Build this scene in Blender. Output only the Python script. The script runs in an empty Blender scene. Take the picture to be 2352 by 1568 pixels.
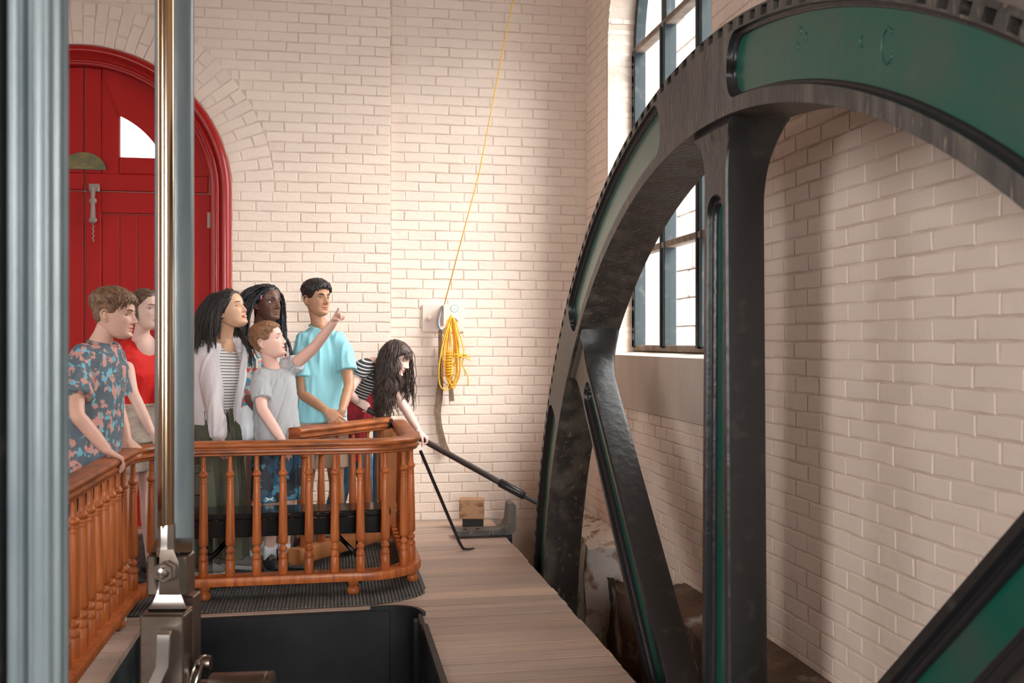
import bpy, math, random
import numpy as np
from mathutils import Vector, Matrix

random.seed(7)
RNG = np.random.default_rng(11)
SC = bpy.context.scene
COL = SC.collection

# ------------------------------------------------------------------ camera
EYE = 1.38
FPX, CX, CY = 2287.0, 1176.0, 784.0          # measured on the 2352 x 1568 frame
YAW = math.atan((CX - 760.0) / FPX)
SA, CA = math.sin(YAW), math.cos(YAW)
cam_data = bpy.data.cameras.new('camera')
cam_data.sensor_width = 36.0
cam_data.lens = 36.0 * FPX / 2352.0
cam_data.dof.use_dof = True
cam_data.dof.focus_distance = 6.2
cam_data.dof.aperture_fstop = 4.0
cam_data.clip_start = 0.05
cam = bpy.data.objects.new('camera', cam_data)
cam.location = (0, 0, EYE)
cam.rotation_euler = (math.pi / 2, 0, -YAW)
COL.objects.link(cam)
SC.camera = cam

# ------------------------------------------------------------------ world, lights, exposure
world = bpy.data.worlds.new('sky')
SC.world = world
world.use_nodes = True
wn = world.node_tree
bg = wn.nodes['Background']
bg.inputs[0].default_value = (0.90, 0.95, 1.0, 1)
bg.inputs[1].default_value = 3.2

def area_light(name, loc, target, sx, sy, power, color=(1, 1, 1)):
    d = bpy.data.lights.new(name, 'AREA')
    d.shape = 'RECTANGLE'
    d.size, d.size_y = sx, sy
    d.energy = power
    d.color = color
    o = bpy.data.objects.new(name, d)
    o.location = loc
    o.rotation_euler = (Vector(target) - Vector(loc)).to_track_quat('-Z', 'Y').to_euler()
    COL.objects.link(o)
    return o

# hazy daylight entering by the tall window in the right wall
sun_d = bpy.data.lights.new('hazy_sun', 'SUN')
sun_d.energy = 8.5
sun_d.angle = math.radians(38)
sun_d.color = (1.0, 0.985, 0.96)
sun_o = bpy.data.objects.new('hazy_sun', sun_d)
sun_o.rotation_euler = Vector((-0.58, 0.62, -0.62)).to_track_quat('-Z', 'Y').to_euler()
COL.objects.link(sun_o)
side = area_light('daylight_side_window', (2.30, 6.07, 2.75), (-1.0, 5.95, 0.9), 1.9, 2.7, 48, (1.0, 0.97, 0.93))
side.data.spread = math.radians(105)
# daylight in the left wall's tall windows; rear lamp is added fill for visitors
left = area_light('daylight_left_window', (-4.9, -2.7, 2.5), (2.0, 3.7, 1.4), 1.4, 3.0, 84, (1.0, 0.985, 0.97))
left.data.spread = math.radians(85)
area_light('daylight_left_window_far', (-4.9, 4.9, 2.7), (2.0, 4.2, 1.2), 1.5, 3.2, 5, (1.0, 0.985, 0.97))
rear = area_light('rear_fill_light', (0.7, -3.4, 2.0), (-0.55, 5.8, 0.75), 1.6, 2.2, 23, (1.0, 0.985, 0.965))
rear.data.spread = math.radians(42)

SC.view_settings.view_transform = 'Standard'
SC.view_settings.look = 'None'
SC.view_settings.gamma = 1.0
SC.view_settings.use_curve_mapping = False
SC.view_settings.exposure = 0.13
SC.cycles.use_denoising = True
SC.cycles.max_bounces = 8
SC.cycles.sample_clamp_indirect = 6.0

# ------------------------------------------------------------------ geometry helpers
V3 = lambda *a: np.array(a, float)

def ray(u, v):
    xc, yc = (u - CX) / FPX, -(v - CY) / FPX
    return V3(SA + xc * CA, CA - xc * SA, yc)

def P(u, v, d):
    return ray(u, v) * d + V3(0, 0, EYE)

def unit(v):
    v = np.asarray(v, float)
    n = np.linalg.norm(v)
    return v / n if n > 1e-12 else v

class MB:
    """collects vertices and faces in world space"""
    def __init__(s):
        s.v, s.f, s.n = [], [], 0
    def add(s, verts, faces):
        verts = np.asarray(verts, float).reshape(-1, 3)
        s.v.append(verts)
        s.f += [tuple(int(i) + s.n for i in q) for q in faces]
        s.n += len(verts)
        return s
    def merge(s, o):
        return s.add(o.verts(), o.f)
    def verts(s):
        return np.concatenate(s.v) if s.v else np.zeros((0, 3))
    def mesh(s, name, origin=(0, 0, 0), smooth=False):
        me = bpy.data.meshes.new(name)
        me.from_pydata((s.verts() - np.asarray(origin, float)).tolist(), [], s.f)
        me.validate()
        if smooth:
            me.shade_smooth()
        me.update()
        return me
    # shapes
    def box(s, x0, x1, y0, y1, z0, z1, b=0.0):
        if b <= 0:
            v = [(x, y, z) for x in (x0, x1) for y in (y0, y1) for z in (z0, z1)]
            return s.add(v, [(0, 1, 3, 2), (4, 6, 7, 5), (0, 4, 5, 1), (2, 3, 7, 6), (0, 2, 6, 4), (1, 5, 7, 3)])
        X, Y, Z = (x0, x1), (y0, y1), (z0, z1)
        sg = (1, -1)
        vs, idx = [], {}
        for i in (0, 1):
            for j in (0, 1):
                for k in (0, 1):
                    c = (X[i], Y[j], Z[k])
                    o = (b * sg[i], b * sg[j], b * sg[k])
                    for ax in range(3):
                        p = [c[a] if a == ax else c[a] + o[a] for a in range(3)]
                        idx[i, j, k, ax] = len(vs)
                        vs.append(p)
        fs = []
        for ax in range(3):
            a1, a2 = [a for a in range(3) if a != ax]
            for e in (0, 1):
                q = []
                for p1, p2 in ((0, 0), (1, 0), (1, 1), (0, 1)):
                    k = [0, 0, 0]; k[ax] = e; k[a1] = p1; k[a2] = p2
                    q.append(idx[k[0], k[1], k[2], ax])
                if (e == 1) == (ax == 1): q = q[::-1]
                fs.append(q)
            for p1 in (0, 1):
                for p2 in (0, 1):
                    k0 = [0, 0, 0]; k0[a1] = p1; k0[a2] = p2
                    k1 = list(k0); k1[ax] = 1
                    fs.append([idx[(*k0, a1)], idx[(*k0, a2)], idx[(*k1, a2)], idx[(*k1, a1)]])
        for i in (0, 1):
            for j in (0, 1):
                for k in (0, 1):
                    fs.append([idx[i, j, k, 0], idx[i, j, k, 1], idx[i, j, k, 2]])
        return s.add(vs, fs)
    def obox(s, c, ax, ay, az, hx, hy, hz, b=0.0):
        """box with its own axes"""
        m = MB().box(-hx, hx, -hy, hy, -hz, hz, b)
        R = np.stack([unit(ax), unit(ay), unit(az)], 1)
        return s.add(m.verts() @ R.T + np.asarray(c, float), m.f)
    def tube(s, pts, rad, n=8, cap=True, flat=1.0, up=None, twist=0.0):
        pts = np.asarray(pts, float)
        m = len(pts)
        rad = np.broadcast_to(np.asarray(rad, float), (m,))
        t = np.gradient(pts, axis=0)
        t /= np.maximum(np.linalg.norm(t, axis=1, keepdims=True), 1e-9)
        a = np.array(up, float) if up is not None else (V3(0, 0, 1) if abs(t[0][2]) < 0.9 else V3(1, 0, 0))
        ang = np.linspace(0, 2 * math.pi, n, endpoint=False) + twist
        ca, sa = np.cos(ang)[:, None], np.sin(ang)[:, None]
        vs = []
        u = None
        for i in range(m):
            if u is None:
                u = unit(a - t[i] * (a @ t[i]))
            else:
                u = unit(u - t[i] * (u @ t[i]))
            w = np.cross(t[i], u)
            vs.append(pts[i] + rad[i] * (ca * u * flat + sa * w))
        return s.rings(vs, cap)
    def rings(s, rings, cap=True, closed=True):
        n = len(rings[0]); m = len(rings)
        fs = []
        for i in range(m - 1):
            for j in range(n if closed else n - 1):
                k = (j + 1) % n
                fs.append((i * n + j, i * n + k, (i + 1) * n + k, (i + 1) * n + j))
        if cap:
            fs.append(tuple(range(n))[::-1])
            fs.append(tuple((m - 1) * n + j for j in range(n)))
        return s.add(np.concatenate([np.asarray(r, float) for r in rings]), fs)
    def lathe(s, prof, n=16, base=(0, 0, 0), axis=(0, 0, 1)):
        az = unit(axis)
        ax = unit(np.cross(az, (0, 1, 0) if abs(az[1]) < 0.9 else (1, 0, 0)))
        ay = np.cross(az, ax)
        ang = np.linspace(0, 2 * math.pi, n, endpoint=False)
        R = [np.asarray(base, float) + z * az + r * (np.cos(ang)[:, None] * ax + np.sin(ang)[:, None] * ay) for r, z in prof]
        return s.rings(R)
    def sweep(s, prof, path, closed_prof=True, cap=True):
        """prof: (side, up) pairs; path: 3d points in plan, kept upright"""
        path = np.asarray(path, float)
        t = np.gradient(path, axis=0)
        rings = []
        for p, d in zip(path, t):
            side = unit((d[1], -d[0], 0))
            rings.append([p + side * a + V3(0, 0, b) for a, b in prof])
        return s.rings(rings, cap, closed_prof)
    def sphere(s, c, r, nu=12, nv=8, M=None):
        r = np.broadcast_to(np.asarray(r, float), (3,))
        rings = []
        for i in range(1, nv):
            th = math.pi * i / nv
            a = np.linspace(0, 2 * math.pi, nu, endpoint=False)
            q = np.stack([np.sin(th) * np.cos(a), np.sin(th) * np.sin(a), np.full(nu, np.cos(th))], 1) * r
            rings.append(q)
        n0 = len(rings) * nu
        vs = np.concatenate(rings + [np.array([[0, 0, r[2]], [0, 0, -r[2]]])])
        fs = []
        for i in range(nv - 2):
            for j in range(nu):
                k = (j + 1) % nu
                fs.append((i * nu + j, (i + 1) * nu + j, (i + 1) * nu + k, i * nu + k))
        for j in range(nu):
            k = (j + 1) % nu
            fs.append((n0, j, k))
            fs.append((n0 + 1, (nv - 2) * nu + k, (nv - 2) * nu + j))
        if M is not None:
            vs = vs @ np.asarray(M, float).T
        return s.add(vs + np.asarray(c, float), fs)
    def prism(s, poly, a, b, axis):
        """poly: 2d points in the two remaining axes; extruded from a to b along axis"""
        o = [i for i in range(3) if i != axis]
        vs = []
        for e in (a, b):
            for p in poly:
                q = [0, 0, 0]; q[axis] = e; q[o[0]] = p[0]; q[o[1]] = p[1]
                vs.append(q)
        n = len(poly)
        fs = [tuple(range(n)), tuple(range(2 * n - 1, n - 1, -1))]
        fs += [(i, i + n, (i + 1) % n + n, (i + 1) % n) for i in range(n)]
        return s.add(vs, fs)

def smooth_path(pts, n):
    """Catmull-Rom through points"""
    pts = np.asarray(pts, float)
    q = np.concatenate([[2 * pts[0] - pts[1]], pts, [2 * pts[-1] - pts[-2]]])
    out = []
    m = len(pts) - 1
    for k in range(n):
        s = k / (n - 1) * m
        i = min(int(s), m - 1); f = s - i
        a, b, c, d = q[i:i + 4]
        out.append(0.5 * ((2 * b) + (c - a) * f + (2 * a - 5 * b + 4 * c - d) * f * f + (3 * b - a - 3 * c + d) * f ** 3))
    return np.array(out)

def setp(o, label=None, cat=None, group=None, kind=None):
    if label: o['label'] = label
    if cat: o['category'] = cat
    if group: o['group'] = group
    if kind: o['kind'] = kind
    return o

def obj(name, mb, mat, parent=None, smooth=False, origin=None, data=None, auto=None):
    """one mesh object; a child keeps its vertices relative to its parent's base"""
    if parent is not None:
        org = np.array(parent['_o'])
    else:
        org = np.asarray(origin if origin is not None else (0, 0, 0), float)
    me = data if data is not None else mb.mesh(name, org, smooth)
    if mat is not None and not me.materials:
        me.materials.append(mat)
    if auto is not None:
        me.shade_smooth()
        try:
            me.set_sharp_from_angle(angle=math.radians(auto))
        except Exception:
            pass
    o = bpy.data.objects.new(name, me)
    if parent is not None:
        o.parent = parent
    else:
        o.location = org
    o['_o'] = [float(x) for x in org]
    COL.objects.link(o)
    return o

def thing(name, base, label, cat, group=None, kind=None):
    o = bpy.data.objects.new(name, None)
    o.empty_display_size = 0.1
    o.location = base
    o['_o'] = [float(x) for x in base]
    COL.objects.link(o)
    return setp(o, label, cat, group, kind)

# ------------------------------------------------------------------ materials
def mat(name, col, rough=0.6, metal=0.0, spec=0.5, col2=None, scale=6.0, detail=4.0, lo=0.4, hi=0.62, stretch=(1, 1, 1),
        bump=0.0, bscale=40.0, bstretch=None, coat=0.0, rand=0.0, col3=None, scale3=2.0, lo3=0.55, hi3=0.65, rough2=None, sss=0.0):
    m = bpy.data.materials.new(name)
    m.use_nodes = True
    nt = m.node_tree
    N, L = nt.nodes, nt.links
    b = N['Principled BSDF']
    b.inputs['Base Color'].default_value = (*col, 1)
    b.inputs['Roughness'].default_value = rough
    b.inputs['Metallic'].default_value = metal
    b.inputs['Specular IOR Level'].default_value = spec
    if coat:
        b.inputs['Coat Weight'].default_value = coat
        b.inputs['Coat Roughness'].default_value = 0.15
    if sss:
        b.inputs['Subsurface Weight'].default_value = sss
        b.inputs['Subsurface Radius'].default_value = (0.012, 0.005, 0.003)
        b.inputs['Subsurface Scale'].default_value = 1.0
    tc = N.new('ShaderNodeTexCoord')
    def mapped(st):
        mp = N.new('ShaderNodeMapping')
        mp.inputs['Scale'].default_value = st
        L.new(tc.outputs['Object'], mp.inputs['Vector'])
        return mp.outputs[0]
    def noise(vec, sc, det):
        n = N.new('ShaderNodeTexNoise')
        n.inputs['Scale'].default_value = sc
        n.inputs['Detail'].default_value = det
        L.new(vec, n.inputs['Vector'])
        return n.outputs['Fac']
    def ramp(fac, a, c):
        r = N.new('ShaderNodeMapRange')
        r.inputs['From Min'].default_value = a
        r.inputs['From Max'].default_value = c
        L.new(fac, r.inputs['Value'])
        return r.outputs[0]
    cur = None
    def mix(fac, a, c2):
        x = N.new('ShaderNodeMix')
        x.data_type = 'RGBA'
        L.new(fac, x.inputs['Factor'])
        if a is None: x.inputs['A'].default_value = (*col, 1)
        else: L.new(a, x.inputs['A'])
        x.inputs['B'].default_value = (*c2, 1)
        return x.outputs['Result']
    vec = mapped(stretch)
    if col2 is not None:
        f = ramp(noise(vec, scale, detail), lo, hi)
        cur = mix(f, cur, col2)
        if rough2 is not None:
            rr = N.new('ShaderNodeMapRange')
            rr.inputs['To Min'].default_value = rough
            rr.inputs['To Max'].default_value = rough2
            L.new(f, rr.inputs['Value'])
            L.new(rr.outputs[0], b.inputs['Roughness'])
    if col3 is not None:
        cur = mix(ramp(noise(vec, scale3, 6.0), lo3, hi3), cur, col3)
    if rand:
        oi = N.new('ShaderNodeObjectInfo')
        rr = N.new('ShaderNodeMapRange')
        rr.inputs['To Min'].default_value = 1 - rand
        rr.inputs['To Max'].default_value = 1 + rand
        L.new(oi.outputs['Random'], rr.inputs['Value'])
        hs = N.new('ShaderNodeHueSaturation')
        L.new(rr.outputs[0], hs.inputs['Value'])
        if cur is None: hs.inputs['Color'].default_value = (*col, 1)
        else: L.new(cur, hs.inputs['Color'])
        cur = hs.outputs[0]
    if cur is not None:
        L.new(cur, b.inputs['Base Color'])
    if bump:
        bp = N.new('ShaderNodeBump')
        bp.inputs['Strength'].default_value = bump
        bp.inputs['Distance'].default_value = 0.01
        L.new(noise(mapped(bstretch or stretch), bscale, 5.0), bp.inputs['Height'])
        L.new(bp.outputs[0], b.inputs['Normal'])
    return m

PAINT = (0.80, 0.655, 0.55)
M_brick = mat('painted_brick', PAINT, 0.55, col2=(0.73, 0.585, 0.48), scale=5, lo=0.5, hi=0.8, bump=0.35, bscale=22, rand=0.035)
M_mortar = mat('painted_mortar', (0.74, 0.60, 0.50), 0.7, col2=(0.60, 0.46, 0.37), scale=4, bump=0.5, bscale=30)
M_plaster = mat('cement_render', (0.66, 0.55, 0.47), 0.8, col2=(0.56, 0.46, 0.39), scale=3, stretch=(1, 1, .35), bump=0.3, bscale=30)
M_red = mat('red_door_paint', (0.40, 0.011, 0.009), 0.55, spec=0.2, col2=(0.45, 0.015, 0.012), scale=3, bump=0.08, bscale=12, stretch=(1, 1, .2))
M_redtrim = mat('red_trim_gloss', (0.36, 0.012, 0.010), 0.3, spec=0.35, coat=0.3)
M_groove = mat('worn_groove', (0.45, 0.20, 0.17), 0.7)
M_iron = mat('dusty_black_iron', (0.050, 0.046, 0.043), 0.42, col2=(0.19, 0.16, 0.13), scale=9, lo=0.45, hi=0.8, detail=8, stretch=(1, 1.6, .35), bump=0.5, bscale=45, spec=0.5, rough2=0.65, col3=(0.24, 0.19, 0.14), scale3=42, lo3=0.60, hi3=0.72)
M_black = mat('black_gloss_iron', (0.018, 0.018, 0.02), 0.33, bump=0.25, bscale=26, spec=0.5)
M_spoke = mat('black_spoke_paint', (0.022, 0.021, 0.021), 0.36, col2=(0.06, 0.052, 0.045), scale=14, lo=0.58, hi=0.8, bump=0.3, bscale=24, spec=0.45)
M_green = mat('green_enamel', (0.005, 0.095, 0.066), 0.36, col2=(0.05, 0.085, 0.065), scale=2.6, lo=0.5, hi=0.8, bump=0.15, bscale=18, coat=0.35)
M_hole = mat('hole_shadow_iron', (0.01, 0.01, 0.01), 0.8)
M_wood = mat('varnished_oak', (0.50, 0.140, 0.034), 0.42, spec=0.35, col2=(0.27, 0.062, 0.016), scale=26, detail=8, stretch=(1.5, 1.5, .12), lo=0.38, hi=0.72, bump=0.15, bscale=60, coat=0.1, rand=0.12)
M_rail = mat('varnished_oak_rail', (0.40, 0.110, 0.028), 0.40, spec=0.35, col2=(0.15, 0.046, 0.017), scale=12, detail=9, stretch=(.6, .6, 3), lo=0.42, hi=0.70, bump=0.15, bscale=50, coat=0.12)
M_rawwood = mat('orange_fir', (0.52, 0.20, 0.065), 0.55, col2=(0.38, 0.13, 0.045), scale=8, stretch=(1.5, 1.5, .2), bump=0.15, bscale=40)
M_plank = mat('worn_floor_plank', (0.52, 0.375, 0.295), 0.5, col2=(0.36, 0.27, 0.22), scale=3.2, stretch=(.22, 1.8, 1), lo=0.38, hi=0.7, bump=0.25, bscale=30, rand=0.16, col3=(0.60, 0.43, 0.32), scale3=1.6)
M_underfloor = mat('dark_subfloor', (0.03, 0.022, 0.018), 0.9)
M_mat = mat('grey_ribbed_rubber', (0.085, 0.085, 0.08), 0.75, col2=(0.12, 0.118, 0.11), scale=12)
M_pit = mat('pit_black_plate', (0.007, 0.008, 0.010), 0.5, spec=0.3, col2=(0.014, 0.015, 0.017), scale=3, bump=0.15, bscale=14)
M_pitwood = mat('dark_painted_timber', (0.05, 0.06, 0.065), 0.6, col2=(0.025, 0.03, 0.034), scale=5, bump=0.2, bscale=20, rand=0.2)
M_bench = mat('black_gloss_paint', (0.012, 0.011, 0.011), 0.16, spec=0.55, bump=0.05, bscale=12)
M_wear = mat('worn_to_orange_wood', (0.42, 0.13, 0.03), 0.6)
M_steel = mat('polished_steel', (0.56, 0.52, 0.48), 0.24, 1.0, col2=(0.34, 0.25, 0.19), scale=5, stretch=(2, 2, .5), lo=0.45, hi=0.75)
M_steelb = mat('browned_steel', (0.30, 0.25, 0.21), 0.36, 1.0, col2=(0.17, 0.12, 0.09), scale=7, lo=0.4, hi=0.7)
M_rod = mat('bronze_polished_rod', (0.62, 0.50, 0.38), 0.16, 1.0, col2=(0.52, 0.34, 0.21), scale=1.4, stretch=(1, 1, .5), lo=0.42, hi=0.6)
M_blue = mat('blue_grey_column_paint', (0.12, 0.150, 0.165), 0.32, col2=(0.16, 0.19, 0.20), scale=9, stretch=(1, 1, .3), bump=0.1, bscale=24, spec=0.5)
M_darkpipe = mat('dark_painted_pipe', (0.045, 0.03, 0.028), 0.35, spec=0.5)
M_frame = mat('grey_green_window_paint', (0.035, 0.046, 0.05), 0.55, spec=0.25, col2=(0.09, 0.095, 0.09), scale=14, lo=0.55, hi=0.8)
M_framewood = mat('bare_window_wood', (0.27, 0.20, 0.15), 0.75, col2=(0.16, 0.115, 0.085), scale=9)
M_stone = mat('brown_foundation_stone', (0.20, 0.125, 0.082), 0.9, col2=(0.085, 0.055, 0.04), scale=3.5, bump=0.9, bscale=16, col3=(0.62, 0.58, 0.55), scale3=3.0, lo3=0.56, hi3=0.66)
M_lime = mat('limewashed_stone', (0.80, 0.75, 0.70), 0.9, col2=(0.34, 0.22, 0.15), scale=9, lo=0.52, hi=0.66, bump=0.9, bscale=20, col3=(0.16, 0.10, 0.07), scale3=1.3, lo3=0.58, hi3=0.76)
M_sunpatch = mat('sunpatch_pale_stone', (0.66, 0.54, 0.40), 0.9, bump=1.0, bscale=28, col2=(0.45, 0.36, 0.26), scale=18)  # pale colour stands in for sun falling on the pit stone
M_extstone = mat('sandstone_outside', (0.74, 0.62, 0.53), 0.9, col2=(0.62, 0.5, 0.42), scale=2.5, bump=0.8, bscale=6, rand=0.1)
M_ceiling = mat('ceiling_boards', (0.42, 0.24, 0.13), 0.7, col2=(0.34, 0.19, 0.10), scale=3)
M_rope = mat('yellow_rope', (0.90, 0.52, 0.05), 0.6, col2=(0.85, 0.42, 0.02), scale=60)
M_strap = mat('old_leather_strap', (0.22, 0.14, 0.085), 0.7, col2=(0.14, 0.09, 0.055), scale=20)
M_galv = mat('galvanised_hook', (0.36, 0.40, 0.42), 0.35, 0.8)
M_plate = mat('cream_painted_plate', (0.74, 0.60, 0.52), 0.5, bump=0.1, bscale=30)
M_brass = mat('tarnished_bronze', (0.20, 0.155, 0.06), 0.5, 0.6, col2=(0.12, 0.12, 0.075), scale=14)
M_white = mat('white_paper', (0.85, 0.85, 0.83), 0.6)
M_stickergreen = mat('sticker_green_ring', (0.12, 0.36, 0.24), 0.6)
M_latch = mat('greyed_latch_iron', (0.30, 0.24, 0.20), 0.5, 0.3)
M_block = mat('weathered_fir_block', (0.46, 0.25, 0.13), 0.8, col2=(0.20, 0.10, 0.055), scale=9, lo=0.5, hi=0.65, stretch=(1, 1, 2), bump=0.3, bscale=30)
def glass_mat():
    m = bpy.data.materials.new('window_glass')
    m.use_nodes = True
    nt = m.node_tree
    nt.nodes.remove(nt.nodes['Principled BSDF'])
    out = nt.nodes['Material Output']
    t = nt.nodes.new('ShaderNodeBsdfTransparent')
    t.inputs[0].default_value = (0.97, 0.98, 0.98, 1)
    g = nt.nodes.new('ShaderNodeBsdfGlossy')
    g.inputs['Roughness'].default_value = 0.03
    mx = nt.nodes.new('ShaderNodeMixShader')
    mx.inputs[0].default_value = 0.05
    nt.links.new(t.outputs[0], mx.inputs[1])
    nt.links.new(g.outputs[0], mx.inputs[2])
    nt.links.new(mx.outputs[0], out.inputs[0])
    return m
M_glass = glass_mat()
# ================================================================== THE ROOM
YB, YR2, XR = 7.66, 7.71, 2.0            # back wall face, its recessed right bay, right wall face
XS = 0.449                               # where the bay begins
ZTOP = 5.6
COURSE, BLEN, JT = 0.0752, 0.226, 0.0075
DOORX, DOORZ, DOORR, ARCHR = -1.77, 2.49, 1.04, 1.355
GAP = 0.005                              # how far bricks stand proud of the mortar

def struct(name, mb, m, **k):
    o = obj(name, mb, m, **k)
    o['kind'] = 'structure'
    return o

# ---- mortar backing of the back wall with the arched door opening
def arch_pts(cx, cz, r, n=40):
    return [(cx + r * math.cos(a), cz + r * math.sin(a)) for a in np.linspace(math.pi, 0, n)]

def pierced_wall(to3, a0, a1, z0, z1, oc, oz, orad, ob):
    """plane a0..a1 x z0..z1 with an arched opening (centre oc, spring oz, radius orad, sill ob)"""
    mb = MB()
    quads = [((a0, z0), (oc - orad, z0), (oc - orad, z1), (a0, z1)), ((oc + orad, z0), (a1, z0), (a1, z1), (oc + orad, z1))]
    if ob > z0:
        quads.append(((oc - orad, z0), (oc + orad, z0), (oc + orad, ob), (oc - orad, ob)))
    pts = arch_pts(oc, oz, orad)
    for (p, q) in zip(pts[:-1], pts[1:]):
        quads.append((p, q, (q[0], z1), (p[0], z1)))
    for q in quads:
        mb.add([to3(*p) for p in q], [(0, 1, 2, 3)])
    return mb, pts

YM = YB + GAP
mb, pts = pierced_wall(lambda x, z: (x, YM, z), -5.0, XS, -2.6, ZTOP, DOORX, DOORZ, DOORR - .02, 0.0)
# return of the pier and the soffit of the opening
mb.add([(XS, YM, -2.6), (XS, YR2 + .3, -2.6), (XS, YR2 + .3, ZTOP), (XS, YM, ZTOP)], [(0, 1, 2, 3)])
op = [(DOORX - DOORR + .02, 0.0)] + pts + [(DOORX + DOORR - .02, 0.0)]
for p, q in zip(op[:-1], op[1:]):
    mb.add([(p[0], YM, p[1]), (q[0], YM, q[1]), (q[0], YM + .3, q[1]), (p[0], YM + .3, p[1])], [(0, 1, 2, 3)])
wall_back = struct('wall_back', mb, M_mortar)
wall_back['label'] = 'cream painted brick wall around the red arched door'
mb = MB().add([(XS - .05, YR2 + GAP, -2.6), (XR + .5, YR2 + GAP, -2.6), (XR + .5, YR2 + GAP, ZTOP), (XS - .05, YR2 + GAP, ZTOP)], [(0, 1, 2, 3)])
wall_alcove = struct('wall_alcove', mb, M_mortar)
wall_alcove['label'] = 'bright cream brick bay behind the hanging yellow rope'

WY0, WY1, WZ0, WZS = 5.06, 7.08, 1.28, 3.5     # side window opening
WYC, WR = (WY0 + WY1) / 2, (WY1 - WY0) / 2
mb, pts = pierced_wall(lambda y, z: (XR + GAP, y, z), -3.5, YR2 + .05, -2.6, ZTOP, WYC, WZS, WR, WZ0)
op = [(WY0, WZ0)] + pts + [(WY1, WZ0)]
for p, q in zip(op, op[1:] + op[:1]):
    mb.add([(XR + GAP, p[0], p[1]), (XR + GAP, q[0], q[1]), (XR + .42, q[0], q[1]), (XR + .42, p[0], p[1])], [(0, 1, 2, 3)])
wall_right = struct('wall_right', mb, M_mortar)
wall_right['label'] = 'cream painted brick wall behind the flywheel'

# ---- bricks
def brick_mesh(L, Hh, seed):
    r = np.random.default_rng(seed)
    d, b = GAP + .006, 0.0042
    xs = np.linspace(-L / 2, L / 2, 4 if L > .12 else 3)
    base = np.array([(x, -Hh / 2) for x in xs] + [(x, Hh / 2) for x in xs[::-1]])
    m = len(base)
    o = base + r.uniform(-1, 1, (m, 2)) * [.0030, .0026]
    i = o * [1 - 2 * b / L, 1 - 2 * b / Hh] + r.uniform(-.0012, .0012, (m, 2))
    tl = r.uniform(-.006, .006, 2)
    v = [(x, d, z) for x, z in o] + [(x, .0026, z) for x, z in o] + [(x, x * tl[0] + z * tl[1] * 2, z) for x, z in i]
    f = [tuple(range(2 * m, 3 * m))]
    for k in range(m):
        n = (k + 1) % m
        f.append((k, n, n + m, k + m)); f.append((k + m, n + m, n + 2 * m, k + 2 * m))
    return np.array(v), f
# local frame of a brick: x along the wall, -y out of the wall, z up
BR_CACHE = {}
def brick_data(L, Hh, var):
    k = (round(L, 2), round(Hh, 3), var)
    if k not in BR_CACHE:
        v, f = brick_mesh(k[0] - JT, Hh - JT, hash(k) % 9999)
        me = bpy.data.meshes.new('brick')
        me.from_pydata(v.tolist(), [], f)
        me.shade_smooth()
        me.set_sharp_from_angle(angle=math.radians(18))
        me.materials.append(M_brick)
        BR_CACHE[k] = (me, v, f)
    return BR_CACHE[k]

def lay(wall, items):
    """items: (centre xyz, rotation matrix columns, L, H); the 300 that show largest become parts"""
    def score(it):
        c = it[0] - V3(0, 0, EYE)
        d = c[0] * SA + c[1] * CA
        if d < .3: return -1
        u, v = CX + FPX * (c[0] * CA - c[1] * SA) / d, CY - FPX * c[2] / d
        inside = (150 < u < 2352 and 0 < v < 1230)
        return (it[2] * it[3] / d ** 2) * (1 if inside else 0.01)
    items = sorted(items, key=score, reverse=True)
    rest = MB()
    for n, (c, R, L, Hh) in enumerate(items):
        me, v, f = brick_data(L, Hh, n % 7)
        if n < 300:
            o = bpy.data.objects.new('brick', me)
            M = Matrix(((R[0][0], R[0][1], R[0][2], c[0]), (R[1][0], R[1][1], R[1][2], c[1]), (R[2][0], R[2][1], R[2][2], c[2]), (0, 0, 0, 1)))
            o.parent = wall
            o.matrix_local = M
            COL.objects.link(o)
        else:
            rest.add(v @ np.array(R).T + c, f)
    if rest.n:
        o = obj('brick_field', rest, M_brick, wall, auto=18)
        o['kind'] = 'stuff'

def rows(z0, z1):
    n = int((z1 - z0) / COURSE)
    return [(k, z0 + (k + .5) * COURSE) for k in range(n)]

def course(items, a0, a1, k, z, to3, R, jitter=.011):
    """one course of running bond between a0 and a1"""
    off = (0.5 if k % 2 else 0.0) * BLEN + random.uniform(-jitter, jitter)
    a = math.floor((a0 - off) / BLEN) * BLEN + off
    edges = [a0]
    while a < a1 - .045:
        if a > a0 + .045: edges.append(a + random.uniform(-jitter, jitter))
        a += BLEN
    edges.append(a1)
    for e0, e1 in zip(edges[:-1], edges[1:]):
        if e1 - e0 > .03:
            items.append((np.array(to3((e0 + e1) / 2, z + random.uniform(-.0015, .0015))), R, e1 - e0, COURSE))

I3 = [[1, 0, 0], [0, 1, 0], [0, 0, 1]]
items = []
for k, z in rows(0.02, 4.7):
    if z < DOORZ: half = DOORR
    elif z < DOORZ + ARCHR: half = math.sqrt(max(ARCHR ** 2 - (z - DOORZ) ** 2, 0))
    else: half = 0
    if z < DOORZ: half = DOORR
    if half > 0:
        course(items, DOORX + half, XS, k, z, lambda a, q: (a, YB, q), I3)
        course(items, -3.6, DOORX - half, k, z, lambda a, q: (a, YB, q), I3)
    else:
        course(items, -3.6, XS, k, z, lambda a, q: (a, YB, q), I3)
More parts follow.
